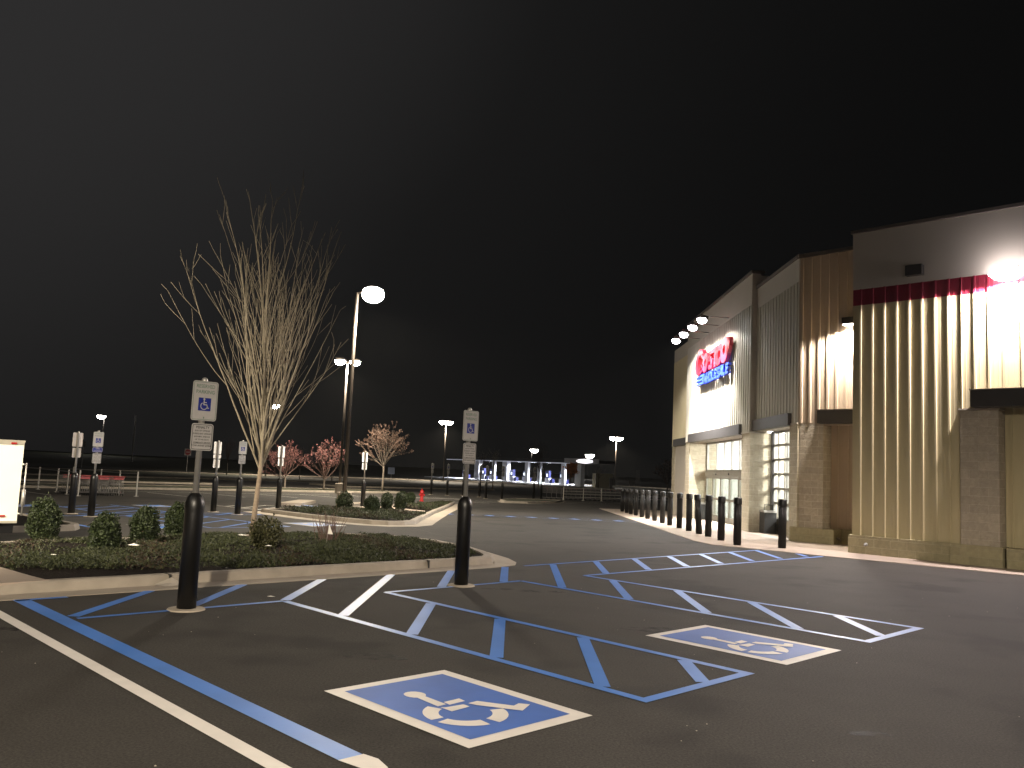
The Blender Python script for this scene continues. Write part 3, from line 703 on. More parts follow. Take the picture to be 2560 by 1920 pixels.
m = MB(); poly_letters(m, [[(.66+u*.95, v) for u, v in P] for P in blu], lf, -.03, .11)
def block_text(mb, txt, u0, v0, u1, h, sh):
    """blocky slanted capitals from bars"""
    G = {'W': [((0,1),(.15,0)), ((.15,0),(.42,.75)), ((.42,.75),(.72,0)), ((.72,0),(.95,1))], 'H': [((.12,0),(.12,1)), ((.84,0),(.84,1)), ((.12,.5),(.84,.5))],
         'O': [((.12,.02),(.12,.98)), ((.84,.02),(.84,.98)), ((.12,.9),(.84,.9)), ((.12,.1),(.84,.1))], 'L': [((.16,0),(.16,1)), ((.16,.11),(.86,.11))],
         'E': [((.14,0),(.14,1)), ((.14,.11),(.88,.11)), ((.14,.5),(.78,.5)), ((.14,.89),(.88,.89))], 'S': [((.1,.11),(.86,.11)), ((.84,.1),(.84,.52)), ((.1,.5),(.86,.5)), ((.14,.5),(.14,.9)), ((.1,.89),(.9,.89))],
         'A': [((.06,0),(.46,1)), ((.46,1),(.9,0)), ((.22,.3),(.74,.3))]}
    n = len(txt); cw = (u1-u0)/n; t = cw*.115
    polys = []
    for i, c in enumerate(txt):
        for (a, b), (c_, d) in G[c]:
            x0, y0, x1, y1 = u0+cw*(i+a), v0+h*b, u0+cw*(i+c_), v0+h*d; x0 += sh*(y0-v0); x1 += sh*(y1-v0)
            dx, dy = x1-x0, y1-y0; L = sqrt(dx*dx+dy*dy); nx, ny = -dy/L*t, dx/L*t
            polys.append([(x0+nx, y0+ny), (x0-nx, y0-ny), (x1-nx, y1-ny), (x1+nx, y1+ny)][::-1])
    return polys
poly_letters(m, block_text(None, 'WHOLESALE', 2.20, -.10, 6.50, .42, .2), lf, -.03, .11)
m.build('blue_lettering', mat('sign_blue_letters', (.02, .05, .50), .4), sg)

# --- floodlights over the sign
def floodlight(y, label):
    t = thing('floodlight', label, 'floodlight', (XF, y, 8.22), 0, 'four floodlights on arms above the sign')
    m = MB(); m.tube([(-.01, 0, 0), (-.55, 0, .02), (-1.0, 0, .0)], .022, 8); m.build('arm', M_GALV, t, True)
    m = MB(); m.obox((-1.22, -.17, -.05), (.30, 0, -.10), (0, .34, 0), (.05, 0, .14)); m.build('housing', M_POLE, t)
    m = MB(); m.lathe((0,0,0), [(.03, -.19), (.14, -.15), (.20, -.06), (.21, .01), (.16, .04), (.02, .045)], 16)  # lens built oversize, as wide as the flood's glow
    o = m.build('lens', mat('flood_lens', (.9,.9,.9), emit=(1, .95, .97), es=14), t, True, loc=(-1.10, 0, -.10)); 
    lamp('SPOT', 'flood_beam', (-1.14, 0, -.30), 1000, (1, .95, .90), t, .12, 152, .25, target=(-.95, 0, -2.6))
    lamp('SPOT', 'flood_beam', (-1.14, 0, -.30), 9500, (1, .95, .90), t, .12, 74, 1.0, target=(-.25, 0, -3.4))
for y, nm in ((33.7, 'floodlight on a thin arm, nearest the corner of the facade'), (35.5, 'smaller looking floodlight, second along from the corner'), (37.35, 'third floodlight along, above the middle of the lettering'), (39.2, 'floodlight farthest along the facade above the big letter')):
    floodlight(y, nm)
# --- wall packs
def wallpack(p, out, label, power, spot, tgt, es, col, blend=.25, lo=.14):
    t = thing('wall_light', label, 'wall light', p, atan2(out[1], out[0])-pi/2)
    m = MB(); m.obox((-.22, -.0, -.06), (.44, 0, 0), (0, .20, 0), (0, 0, .20)); m.build('housing', M_POLE, t)
    m = MB(); m.box(-.19, .19, .03, .19, -.085, -.062); m.build('lens', mat('pack_lens_%d' % es, (.9,.9,.9), emit=col, es=es), t)
    tg = Vector(tgt)-Vector(p); c = cos(-(atan2(out[1], out[0])-pi/2)); s_ = sin(-(atan2(out[1], out[0])-pi/2))
    lamp('SPOT', 'wall_light_beam', (0, lo, -.12), power, col, t, .16 if lo > .2 else .07, spot, blend, target=(c*tg.x-s_*tg.y, s_*tg.x+c*tg.y, tg.z))
    return t
p = P3(5.80, 22.0, 6.86)
t = wallpack(p, OW, 'blazing wall light on the maroon stripe of the near wall', 1, 168, p+OW*.9-UZ*3, 60, (1, .90, .88))
lamp('SPOT', 'wall_light_glow', (0, .19, -.24), 4300, (1, .88, .88), t, .10, 177, .12)
m = MB(); m.lathe((0, .20, 0), [(.08, -.17), (.26, -.14), (.38, -.03), (.34, .05), (.20, .13), (.05, .16)], 20); m.build('glare_globe', mat('pack_glare', (.9,.9,.9), emit=(1, .90, .93), es=26), t, True)  # globe added round the wall light, shaped like its glare
p = P3(10.55, 24.30, 6.50)
wallpack(p, OW, 'small brown wall light on the recessed wall behind the corner', 2600, 156, p+OW*.6-UZ*3.0, 20, (1, .90, .80), lo=.22)

# ================================================================== BOLLARDS
def make_bollard():
    t = thing('bollard', 'x', 'bollard')
    m = MB(); m.lathe((0,0,0), [(.100, -.05), (.100, 1.10), (.101, 1.10)], 20)
    for k in range(16):
        q = 2*pi*k/16; c = Vector((.100*cos(q), .100*sin(q), .62)); m.tube([c-UZ*.56, c+UZ*.45], .006, 4)
    m.build('sleeve', M_SLEEVE, t, True)
    m = MB(); m.lathe((0,0,0), [(.112, 1.09), (.114, 1.12), (.113, 1.25), (.107, 1.275), (.06, 1.285)], 20); m.build('cap', M_SLEEVE, t, True)
    return t
proto_b = make_bollard()
ys = [47.82, 45.95, 44.35, 42.5, 40.5, 38.8, 36.9, 34.95, 33.3, 31.4, 29.7, 28.05, 26.75, 25.1, 23.3]
labs = ['black bollard farthest from the camera in the row on the store walk', 'black bollard, second from the far end of the store row', 'black bollard, third from the far end of the store row', 'black bollard, fourth from the far end of the store row',
        'black bollard, fifth from the far end of the store row', 'black bollard, sixth from the far end of the store row', 'black bollard, seventh from the far end of the store row', 'black bollard, eighth from the far end, before the left edge of the building',
        'black bollard standing before the far left pier of the building', 'black bollard to the left of the leaning one, one bollard apart', 'upright black bollard just left of the leaning one', 'black bollard knocked askew, leaning to the left',
        'black bollard just right of the leaning one, before the sliding doors', 'black bollard before the middle of the sliding doors', 'black bollard before the right end of the sliding doors']
for i, y in enumerate(ys):
    o = proto_b if i == 0 else copy_tree(proto_b)
    put(o, gp(6.12, y, .012), random.uniform(0, 6), labs[i], 'black bollards along the store walk')
    if i == 11: o.rotation_euler = (0, R(-3.6), 0)
o = copy_tree(proto_b); put(o, gp(7.17, 22.77, .012), .4, 'black bollard set apart from the row, nearest the corner of the store', 'black bollards along the store walk')

# ================================================================== PARKING SIGNS ON BOLLARDS
def rrect(w, h, r, n=5):
    o = []
    for cx, cy, t0 in ((w/2-r, h/2-r, 0), (-w/2+r, h/2-r, 90), (-w/2+r, -h/2+r, 180), (w/2-r, -h/2+r, 270)):
        for i in range(n+1): q = R(t0+90*i/n); o.append((cx+r*cos(q), cy+r*sin(q)))
    return o
def plate(name, w, h, z, parent, face, y=-.042):
    """plate facing local -Y"""
    e = bpy.data.objects.new(name, None); COL.objects.link(e); e.parent = parent; e.location = (0, y, z)
    P = rrect(w, h, .03); m = MB(); n = len(P)
    A = [(x, 0, q) for x, q in P]; B = [(x, .004, q) for x, q in P]
    m.m = 0; m.add(A, [tuple(range(n))]); m.m = 1; m.add(B, [tuple(range(n-1, -1, -1))]); m.add(A+B, [(i, n+i, n+(i+1)%n, (i+1)%n) for i in range(n)])
    m.build('plate', [face, M_SIGNBACK], e); return e
def border(mb, w, h, ins, t, y=-.0015):
    O = rrect(w-2*ins, h-2*ins, .024); I = rrect(w-2*ins-2*t, h-2*ins-2*t, .018); n = len(O)
    mb.add([(x, y, z) for x, z in O]+[(x, y, z) for x, z in I], [(i, (i+1)%n, n+(i+1)%n, n+i) for i in range(n)])
def fig(mb, cx, cz, s, y):
    def T(u, v): return (cx+s*u, y, cz+s*v)
    mb.sheet([T(-.06+.09*cos(k*pi/6), .40+.09*sin(k*pi/6)) for k in range(12)])
    mb.sheet([T(-.10,.30), T(-.12,-.02), T(-.03,-.02), T(-.01,.30)]); mb.sheet([T(-.05,.17), T(-.05,.10), T(.16,.10), T(.16,.17)])
    mb.sheet([T(-.11,.0), T(-.10,-.08), T(.18,-.08), T(.20,.0)]); mb.sheet([T(.12,-.04), T(.26,-.36), T(.34,-.33), T(.20,.0)]); mb.sheet([T(.26,-.36), T(.40,-.32), T(.38,-.26), T(.27,-.30)])
    n = 14
    for i in range(n):
        a, b = R(120+240*i/n), R(120+240*(i+1)/n)
        mb.sheet([T(-.04+.31*cos(a), -.15+.31*sin(a)), T(-.04+.31*cos(b), -.15+.31*sin(b)), T(-.04+.24*cos(b), -.15+.24*sin(b)), T(-.04+.24*cos(a), -.15+.24*sin(a))])
def face_main(e, big=True):
    m = MB(); border(m, .305, .457, .010, .005)
    text_mb(m, 'RESERVED', .058, lambda u, v: (u, -.002, .150+v), bold=.012, sx=.86); text_mb(m, 'PARKING', .058, lambda u, v: (u, -.002, .085+v), bold=.012, sx=.92)
    m.add([(-.006, -.002, -.205), (.006, -.002, -.205), (.006, -.002, -.185), (-.006, -.002, -.185)], [(0,1,2,3)])
    m.build('legend', M_SIGNG, e)
    m = MB(); m.sheet([(-.075, -.002, -.115), (.075, -.002, -.115), (.075, -.002, .035), (-.075, -.002, .035)]); m.build('emblem', M_SIGNB, e)
    m = MB(); fig(m, 0, -.038, .145, -.0035); m.build('wheelchair_figure', M_SIGNW, e)
PEN = [('PENALTY', .036), ('$250 1ST OFFENSE', .021), ('SUBSEQUENT OFFENSES', .021), ('$250 MIN. AND/OR', .021), ('UP TO 90 DAYS', .022), ('COMMUNITY SERVICE', .021), ('TOW-AWAY ZONE', .026)]
def face_pen(e):
    m = MB(); border(m, .26, .31, .010, .007); z = .098
    for i, (s_, sz) in enumerate(PEN):
        if i == 6: m.sheet([(-.105, -.002, z+.028), (.105, -.002, z+.028), (.105, -.002, z+.031), (-.105, -.002, z+.031)]); z -= .004
        text_mb(m, s_, sz*1.12, lambda u, v: (u, -.002, z+v), bold=.02, sx=.95 if len(s_) < 17 else .86); z -= .034
    m.build('legend', M_INK, e)
def face_van(e):
    m = MB(); border(m, .30, .15, .006, .008)
    text_mb(m, 'VAN', .055, lambda u, v: (u, -.002, .012+v), bold=.01); text_mb(m, 'ACCESSIBLE', .042, lambda u, v: (u, -.002, -.048+v), bold=.01, sx=.95)
    m.build('legend', M_SIGNW, e)
def make_sign(label, van=False, h=2.65):
    t = thing('parking_sign', label, 'parking sign')
    m = MB(); m.lathe((0,0,0), [(.21, .0), (.20, .014), (.10, .02)], 24); m.build('footing', M_CONC, t)
    m = MB(); m.lathe((0,0,0), [(.105, .01), (.104, 1.08), (.108, 1.12), (.112, 1.16), (.108, 1.21), (.09, 1.26), (.062, 1.30), (.045, 1.315)], 24); m.build('bollard_sleeve', M_SLEEVE, t, True)
    m = MB(); m.lathe((0,0,0), [(.034, 1.25), (.034, h-.05), (.036, h-.045), (.036, h-.03), (.026, h-.008), (.008, h)], 14); m.build('post', M_GALV, t, True)
    e = plate('sign_panel', .305, .457, h-.275, t, M_SIGNW); face_main(e)
    z = h-.275-.2285
    if van: e = plate('sign_panel', .30, .15, z-.095, t, M_SIGNB); face_van(e); z -= .17
    e = plate('sign_panel', .26, .31, z-.19, t, M_SIGNW); face_pen(e)
    return t
# sign faces local -Y; near ones look down the stalls (-E1)
RZN = atan2(-Q, Q)+pi/2      # local -Y -> -E1
GR = 'reserved parking signs on black bollards'
sn = put(make_sign('large leftmost foreground parking sign with bollard before the shrubs'), (*d2w(9.52, 4.36), .0), RZN, None, GR)
sv = make_sign('van accessible parking sign with an extra blue plate', True)
o = copy_tree(sn); put(o, (*d2w(9.57, 8.56), 0), RZN, 'foreground parking sign at the end of the near planter, centre', GR)
def psign(px, py, face, label, van=False):
    o = copy_tree(sv if van else sn); put(o, gp(px, py, .0), RZN if face else RZN+pi, label, GR); return o
put(sv, gp(-12.94, 26.29), RZN, 'parking sign with a third blue plate, facing the camera left of the tree', GR)
psign(-14.17, 27.49, False, 'parking sign showing bare bright backs, next to the white trailer')
psign(-11.11, 31.79, False, 'parking sign seen from behind with three plates, right of the near sign', True)
psign(-9.81, 30.56, True, 'parking sign facing the camera just left of the bare tree trunk')
psign(-9.55, 34.84, False, 'parking sign seen from behind, before the pink trees at the island tip')
psign(-6.99, 39.83, False, 'parking sign seen from behind, among the clipped shrubs of the island')
far = [(-6.9, 71.65, 'far parking sign, leftmost of the distant row'), (-5.58, 72.0, 'far parking sign, second from left in the distant row'), (-4.35, 73.9, 'far parking sign just behind the centre sign post'),
       (-2.82, 71.2, 'far parking sign before the second fuel pump column'), (-2.19, 68.5, 'far parking sign before the blue lit pump'), (-.89, 67.9, 'far parking sign, middle of the distant row near the kerb nose'),
       (1.64, 68.7, 'far parking sign just left of the rightmost distant one'), (2.35, 71.9, 'far parking sign nearest the cart corral')]
for i, (x_, y_, lb) in enumerate(far): psign(x_, y_, True, lb)

# ================================================================== STREET LAMPS
def make_head(t, ang, reach, es, r=.34, glow=M_POLE):
    c, s_ = cos(ang), sin(ang); H = 9.85
    m = MB(); m.tube([(0,0,H-.05), (c*reach*.5, s_*reach*.5, H+.03), (c*reach, s_*reach, H+.02)], .045, 8); m.build('arm', M_POLE, t, True)
    m = MB(); u = Vector((c, s_, 0)); v_ = Vector((-s_, c, 0)); o = Vector((0,0,H-.02))+u*(reach-.02)-v_*.25
    m.obox(o, u*.62, v_*.5, UZ*.16); m.build('lamp_housing', M_POLE, t)
    return u, v_, H
def street_lamp(label, x_, y_, heads, power=0, es=60, h=1.0, col=WARM, ped=True, glare_ball=False, spot=150, lr=.30):
    t = thing('street_lamp', label, 'street lamp', (x_, y_, gz(x_, y_)), 0, 'tall car park lamps'); t.scale = (1, 1, h)
    if ped:
        m = MB(); m.lathe((0,0,0), [(.33, -.1), (.33, .74), (.31, .76), (.05, .765)], 24); m.build('pedestal', M_CONC, t, False)
    m = MB(); m.tube([(0,0,.7 if ped else 0), (0,0,9.85)], [.095, .075], 10); m.build('pole', M_POLE, t, True)
    lm = mat('lamp_lens_%d' % es, (.9,.9,.9), emit=(1.0, .93, .78) if es > 100 else (1, .95, .88), es=es)
    for ang, reach in heads:
        u, v_, H = make_head(t, ang, reach, es)
        m = MB(); c = u*(reach+.30)
        m.lathe((c.x, c.y, 0), [(.03, H-.06-lr*.8), (lr*.6, H-.06-lr*.65), (lr*.95, H-.06-lr*.3), (lr, H-.03), (lr*.86, H+lr*.3), (lr*.5, H+lr*.48), (.02, H+lr*.52)] if glare_ball else [(.03, H-.06-lr*.8), (lr*.6, H-.06-lr*.65), (lr*.95, H-.06-lr*.3), (lr, H-.03), (lr*.9, H-.022)], 18); m.build('lens', lm, t, True)  # lens enlarged beyond its real size to stand in for bloom
        if power:
            lamp('SPOT', 'lamp_beam', (c.x, c.y, H-.1-lr*(1.05 if glare_ball else .85)), power, col, t, .55 if glare_ball else .30, spot, .45)
    return t
street_lamp('tall single headed lamp nearest the camera, blazing right of the bare tree', -7.56, 38.25, [(R(-5), .45)], 11000, 130, lr=.50, glare_ball=True, spot=168)
street_lamp('twin headed lamp just left of the tallest one', -13.15, 64.53, [(R(8), .28), (R(188), .28)], 9000, 120, h=1.03, lr=.40)
def lamp_px(label, x_, y_, heads, es, lr, power=0, h=1.0): return street_lamp(label, x_, y_, heads, power, es, h=h, ped=False, lr=lr)
K = 2119.0
lamp_px('distant twin headed lamp left of the centre sign', -11.6, 140, [(0.05, .25), (pi+.05, .25)], 90, .62, 16000)
lamp_px('distant twin headed lamp right of the fuel station', 20.36, 172, [(0.0, .3), (pi, .3)], 90, .75, 16000, 1.0)
lamp_px('faraway lamp at the far left, head pointing left', -86.7, 178, [(R(200), .3)], 60, .85, 0)
lamp_px('lamp seen through the branches of the bare tree', -34.1, 117, [(R(10), .3)], 90, .60, 16000, 1.0)
lamp_px('small lamp far beyond the fuel canopy, centre', 6.0, 305, [(0, .5)], 60, 1.5, 0, 1.02)
lamp_px('small round lamp above the bright end of the fuel canopy', 29.3, 340, [(0, .3)], 60, 1.8, 0, 1.0)
t = thing('utility_pole', 'thin unlit pole standing alone in the dark, far left', 'pole', (-67.5, 150, -.6)); m = MB(); m.tube([(0,0,0), (0,0,9.0)], .14, 6); m.build('pole', M_GALV, t)
# lamps of the same lot behind and beside the camera (out of frame)
street_lamp('lot lamp behind the camera, straight back from the near stalls', 1.0, -18.0, [(R(60), .45)], 90000, 60, spot=173)
street_lamp('lot lamp behind the camera on the left side', -8.5, -6.5, [(R(60), .45)], 3500, 60, spot=160)
tl = street_lamp('lot lamp out of frame to the left by the trailer', -12.0, 4.0, [(R(80), .45)], 0, 60)
lamp('SPOT', 'lamp_beam', (0, 1.2, 9.45), 26000, WARM, tl, .30, 74, 1.0, target=(.5, 14.5, .6))

# ================================================================== TREES AND SHRUBS
def branch_tree(name, label, base, H, fork, spread, nlead, seed, mb_mat, tw_mat, r0=.085, lean=(0,0), dens=1.0, leaf=None, leaf_n=0, leaf_s=.05, group=None, cat='tree', droop=0.0, maxl=3, lower=0.0, up_=.035, ang=(20,44), sub=(.45,.85), thick=1.0, wob=.045):
    rnd = random.Random(seed); t = thing(name, label, cat, base, 0, group)
    lx, ly = lean
    tr = MB(); tr.tube([(0,0,-.05), (lx*.3, ly*.3, fork*.35), (lx*.7, ly*.7, fork*.7), (lx, ly, fork)], [r0*1.25, r0, r0*.92, r0*.95], 10)
    tr.build('trunk', mb_mat, t, True)
    cr = MB(); tips = []
    def grow(p, d, L, r, lev):
        n = max(3, int(L/.22)); pts = [p]; rs = [r]; st = L/n
        bend = Vector((rnd.uniform(-1,1), rnd.uniform(-1,1), 0))*.05
        for i in range(n):
            d = (d + Vector((rnd.gauss(0,wob), rnd.gauss(0,wob), rnd.gauss(0,wob*.6))) + bend*.4 + Vector((0,0,up_-droop))).normalized()
            p = p+d*st; pts.append(p); rs.append(max(.0035*thick, r*(1-.86*(i+1)/n)))
            if lev < maxl and i >= 1 and rnd.random() < (.62 if lev < 2 else .40)*dens:
                ax = d.cross(Vector((rnd.uniform(-1,1), rnd.uniform(-1,1), rnd.uniform(-1,1)))).normalized()
                nd = (Matrix.Rotation(R(rnd.uniform(*ang)), 3, ax) @ d); nd.z = max(nd.z, .12+.1*rnd.random() if droop == 0 else -.1)
                grow(p, nd.normalized(), L*(1-i/n)*rnd.uniform(*sub)+.12, rs[-1]*.62, lev+1)
            if leaf and lev >= 1: tips.append((p, lev))
        cr.tube(pts, rs, 5 if lev < 2 else 3, False)
    for k in range(nlead):
        q = 2*pi*k/nlead+rnd.uniform(-.35,.35); tl = spread*(.25+.95*((k*7)%nlead)/nlead)
        d = Vector((sin(tl)*cos(q), sin(tl)*sin(q), cos(tl))); s0 = Vector((lx, ly, fork-rnd.uniform(0, .25)-lower*rnd.random()))
        grow(s0, d, (H-fork)*rnd.uniform(.80, 1.0)*(1.0 if tl < spread*.7 else .88), r0*rnd.uniform(.36, .56), 0)
    cr.build('crown' if not leaf else 'branches', tw_mat, t)
    if leaf:
        lf_ = MB()
        for _ in range(leaf_n):
            p, lev = tips[rnd.randrange(len(tips))]; p = p+Vector((rnd.gauss(0,.03), rnd.gauss(0,.03), rnd.gauss(0,.03)))
            a = Vector((rnd.gauss(0,1), rnd.gauss(0,1), rnd.gauss(0,1))).normalized()*leaf_s*rnd.uniform(.6,1.3); b = a.cross(Vector((rnd.gauss(0,1), rnd.gauss(0,1), rnd.gauss(0,1)))).normalized()*leaf_s*.7
            lf_.add([p-a, p+b, p+a, p-b], [(0,1,2,3)])
        lf_.build('crown', leaf, t)
    return t
bt = branch_tree('bare_tree', 'tall bare vase shaped tree in the near planter', gp(-5.68, 18.78, .06), 9.2, 2.15, .56, 14, 21, M_BARK, M_TWIG, .062, (.12, .0), .52, lower=.5, up_=.045, ang=(12, 30), sub=(.38, .75), thick=1.35, wob=.026)
bt.scale = (.90, .90, .915)
GT = 'small trees in the far medians'
branch_tree('pink_tree', 'small tree with deep pink blossom behind a parking sign', gp(-18.38, 68.53), 3.7, 1.05, 1.05, 9, 5, M_BARK2, M_REDTW, .07, leaf=M_PINK, leaf_n=2800, leaf_s=.042, group=GT)
branch_tree('pink_tree', 'small pink blossoming tree left of the twin lamp pole', gp(-14.96, 67.33), 4.1, 1.15, 1.0, 9, 9, M_BARK2, M_REDTW, .07, leaf=M_PINK, leaf_n=2400, leaf_s=.04, group=GT)
branch_tree('brown_tree', 'spreading tree holding brown leaves right of the lamp poles', gp(-11.13, 72.57), 6.0, 2.3, .85, 9, 13, M_BARK2, M_BARK2, .08, leaf=M_BRN, leaf_n=3600, leaf_s=.065, group=GT)
branch_tree('young_tree', 'faint young tree just behind the left pink one', gp(-25.9, 103), 4.2, 1.4, .6, 6, 4, M_BARK2, M_REDTW, .05, group=GT)
branch_tree('young_tree', 'faint young tree between the pink tree and the lamp poles', gp(-21.7, 101.7), 4.6, 1.5, .7, 6, 14, M_BARK2, M_REDTW, .06, leaf=M_PINK, leaf_n=700, leaf_s=.06, group=GT)
branch_tree('young_tree', 'dim bare tree far left of the bare tree beyond the signs', gp(-36.4, 108), 4.7, 1.6, .35, 7, 24, M_BARK2, M_REDTW, .06, group=GT)
branch_tree('young_tree', 'thin bare tree before the left part of the fuel canopy', gp(-4.2, 108), 4.4, 2.0, .40, 7, 34, M_BARK2, M_BARK2, .06, group=GT)
branch_tree('young_tree', 'thin bare tree before the third fuel canopy column', gp(-2.4, 98), 4.6, 1.8, .38, 7, 44, M_BARK, M_TWIG, .06, group=GT)
branch_tree('young_tree', 'dim bare tree before the middle of the fuel canopy', gp(3.2, 110), 6.5, 2.0, .40, 7, 54, M_BARK2, M_REDTW, .06, group=GT)
branch_tree('autumn_tree', 'rust orange leaved tree before the bright end column of the fuel canopy', gp(7.38, 112), 3.4, 1.2, .30, 7, 64, M_BARK2, M_BARK2, .07, leaf=M_ORL, leaf_n=1500, leaf_s=.11, group=GT)
branch_tree('young_tree', 'yellowish young tree before the pale kiosk', gp(12.1, 122), 3.5, 1.4, .35, 7, 74, M_BARK, M_BARK, .06, group=GT)
branch_tree('reddish_tree', 'sparse reddish tree beside the left edge of the store', gp(17.1, 95), 4.4, 1.6, .75, 8, 84, M_BARK2, M_REDTW, .08, leaf=M_BRN, leaf_n=700, leaf_s=.08, group=GT)

def make_shrub(seed, n, leaf, w, h, egg=0.0, ls=.022, stems=True):
    rnd = random.Random(seed); f = MB()
    ph = [rnd.uniform(0, 6) for _ in range(6)]
    for _ in range(n):
        u = rnd.uniform(-1, 1); th = rnd.uniform(0, 2*pi); rr = (rnd.random()**.28)
        s_ = sqrt(1-u*u); bump = 1+.10*sin(3*th+ph[0])*cos(2.3*u*3+ph[1])+.06*sin(9*th+ph[3])*cos(8*u+ph[4])+.05*sin(7*th+ph[2]+4*u)+.04*rnd.gauss(0,1)
        wz = 1-egg*u
        p = Vector((s_*cos(th)*w/2*wz, s_*sin(th)*w/2*wz, u*h/2))*rr*bump; p.z = max(p.z, -h*.5)+h/2-.02; p = Vector(p)
        a = Vector((rnd.gauss(0,1), rnd.gauss(0,1), rnd.gauss(0,1))).normalized()*ls*rnd.uniform(.7,1.5); b = a.cross(Vector((rnd.gauss(0,1), rnd.gauss(0,1), rnd.gauss(0,1)))).normalized()*ls*.62
        f.add([p-a, p+b, p+a, p-b], [(0,1,2,3)])
    st = MB()
    for k in range(6):
        q = rnd.uniform(0, 2*pi); st.tube([(.02*cos(q), .02*sin(q), -.08), (.05*cos(q), .05*sin(q), .12), (w*.25*cos(q), w*.25*sin(q), h*.6)], [.012, .010, .004], 5)
    return f, st
def shrub(label, loc, seed, n, w, h, egg=0.0, leaf=None, ls=.022, group=None, name='clipped_shrub'):
    t = thing(name, label, 'shrub', loc, 0, group); f, st = make_shrub(seed, n, leaf, w, h, egg, ls)
    f.build('foliage', leaf or M_BOX, t); st.build('stem', M_BARK2, t); return t
G1, G2 = 'rounded shrubs in the near planter', 'clipped shrubs on the drive island'
SH = [(-8.98, 16.45, .60, .90, 'largest rounded shrub, leftmost in the near planter, beside the trailer'), (-7.20, 15.20, .52, .78, 'squat rounded shrub, second from left in the near planter'),
      (-7.10, 16.60, .54, .80, 'rounded shrub, third from left in the near planter, above white litter'), (-7.12, 18.30, .56, .80, 'rounded shrub half hidden behind the large left sign bollard')]
for i, (x_, y_, w, h, lb) in enumerate(SH): shrub(lb, gp(x_, y_, [.04, -.02, .03, .06][i]), 30+i, 7500, w, h, .06, group=G1)
t = thing('thin_shrub', 'ragged thinning shrub with bare pale stems right of the tree trunk', 'shrub', gp(-4.66, 16.30, .07), 0, G1)
f, st = make_shrub(55, 2600, None, .62, .66, -.22, .024); f.build('foliage', M_BOX2, t)
st = MB(); rnd = random.Random(8)
for k in range(9):
    q = rnd.uniform(0, 6.3); r_ = rnd.uniform(.08, .26); st.tube([(0,0,-.05), (r_*.3*cos(q), r_*.3*sin(q), .22), (r_*cos(q), r_*sin(q), rnd.uniform(.45,.7))], [.012, .009, .003], 5)
st.build('stem', M_TWIG, t)
D = [(-6.89, 35.04, .69, .80, 'dark egg shaped shrub in front of the tallest lamp pedestal', .22), (-5.43, 33.0, .62, .70, 'egg shaped clipped shrub, front left of the island clump', -.1), (-5.05, 34.3, .42, .66, 'narrow clipped shrub behind the front left one', -.1),
     (-5.38, 36.6, .50, .78, 'taller clipped shrub at the back of the island clump', -.1), (-4.72, 36.0, .52, .78, 'clipped shrub at the right of the island clump', -.1),
     (-6.47, 49.9, .68, .62, 'round clipped shrub, leftmost of the trio by the hydrant', 0), (-5.46, 44.4, .66, .58, 'round clipped shrub, middle of the trio by the hydrant', 0), (-5.75, 48.2, .50, .60, 'round clipped shrub touching the red hydrant', 0)]
for i, (x_, y_, w, h, lb, eg) in enumerate(D): shrub(lb, gp(x_, y_, .09), 60+i, 3200, w, h, eg, leaf=M_BOX, ls=.03, group=G2)
# twiggy leafless shrub
t = thing('twiggy_shrub', 'leafless fan of thin reddish twigs at the back of the near planter', 'shrub', gp(-3.95, 18.55, .08))
m = MB(); rnd = random.Random(2)
for k in range(46):
    q = rnd.uniform(0, 2*pi); tl = rnd.uniform(.05, .62); d = Vector((sin(tl)*cos(q), sin(tl)*sin(q), cos(tl))); L = rnd.uniform(.45, .85)
    p0 = Vector((rnd.gauss(0,.10), rnd.gauss(0,.08), -.03)); p1 = p0+d*L*.5+Vector((rnd.gauss(0,.02),)*3); p2 = p1+(d+Vector((rnd.gauss(0,.12), rnd.gauss(0,.12), .1))).normalized()*L*.5
    m.tube([p0, p1, p2], [.006, .005, .002], 4)
    if k % 2: m.tube([p1, p1+(d+Vector((rnd.gauss(0,.5), rnd.gauss(0,.5), .2))).normalized()*.22], [.003, .0015], 3)
m.build('twigs', M_REDTW, t)

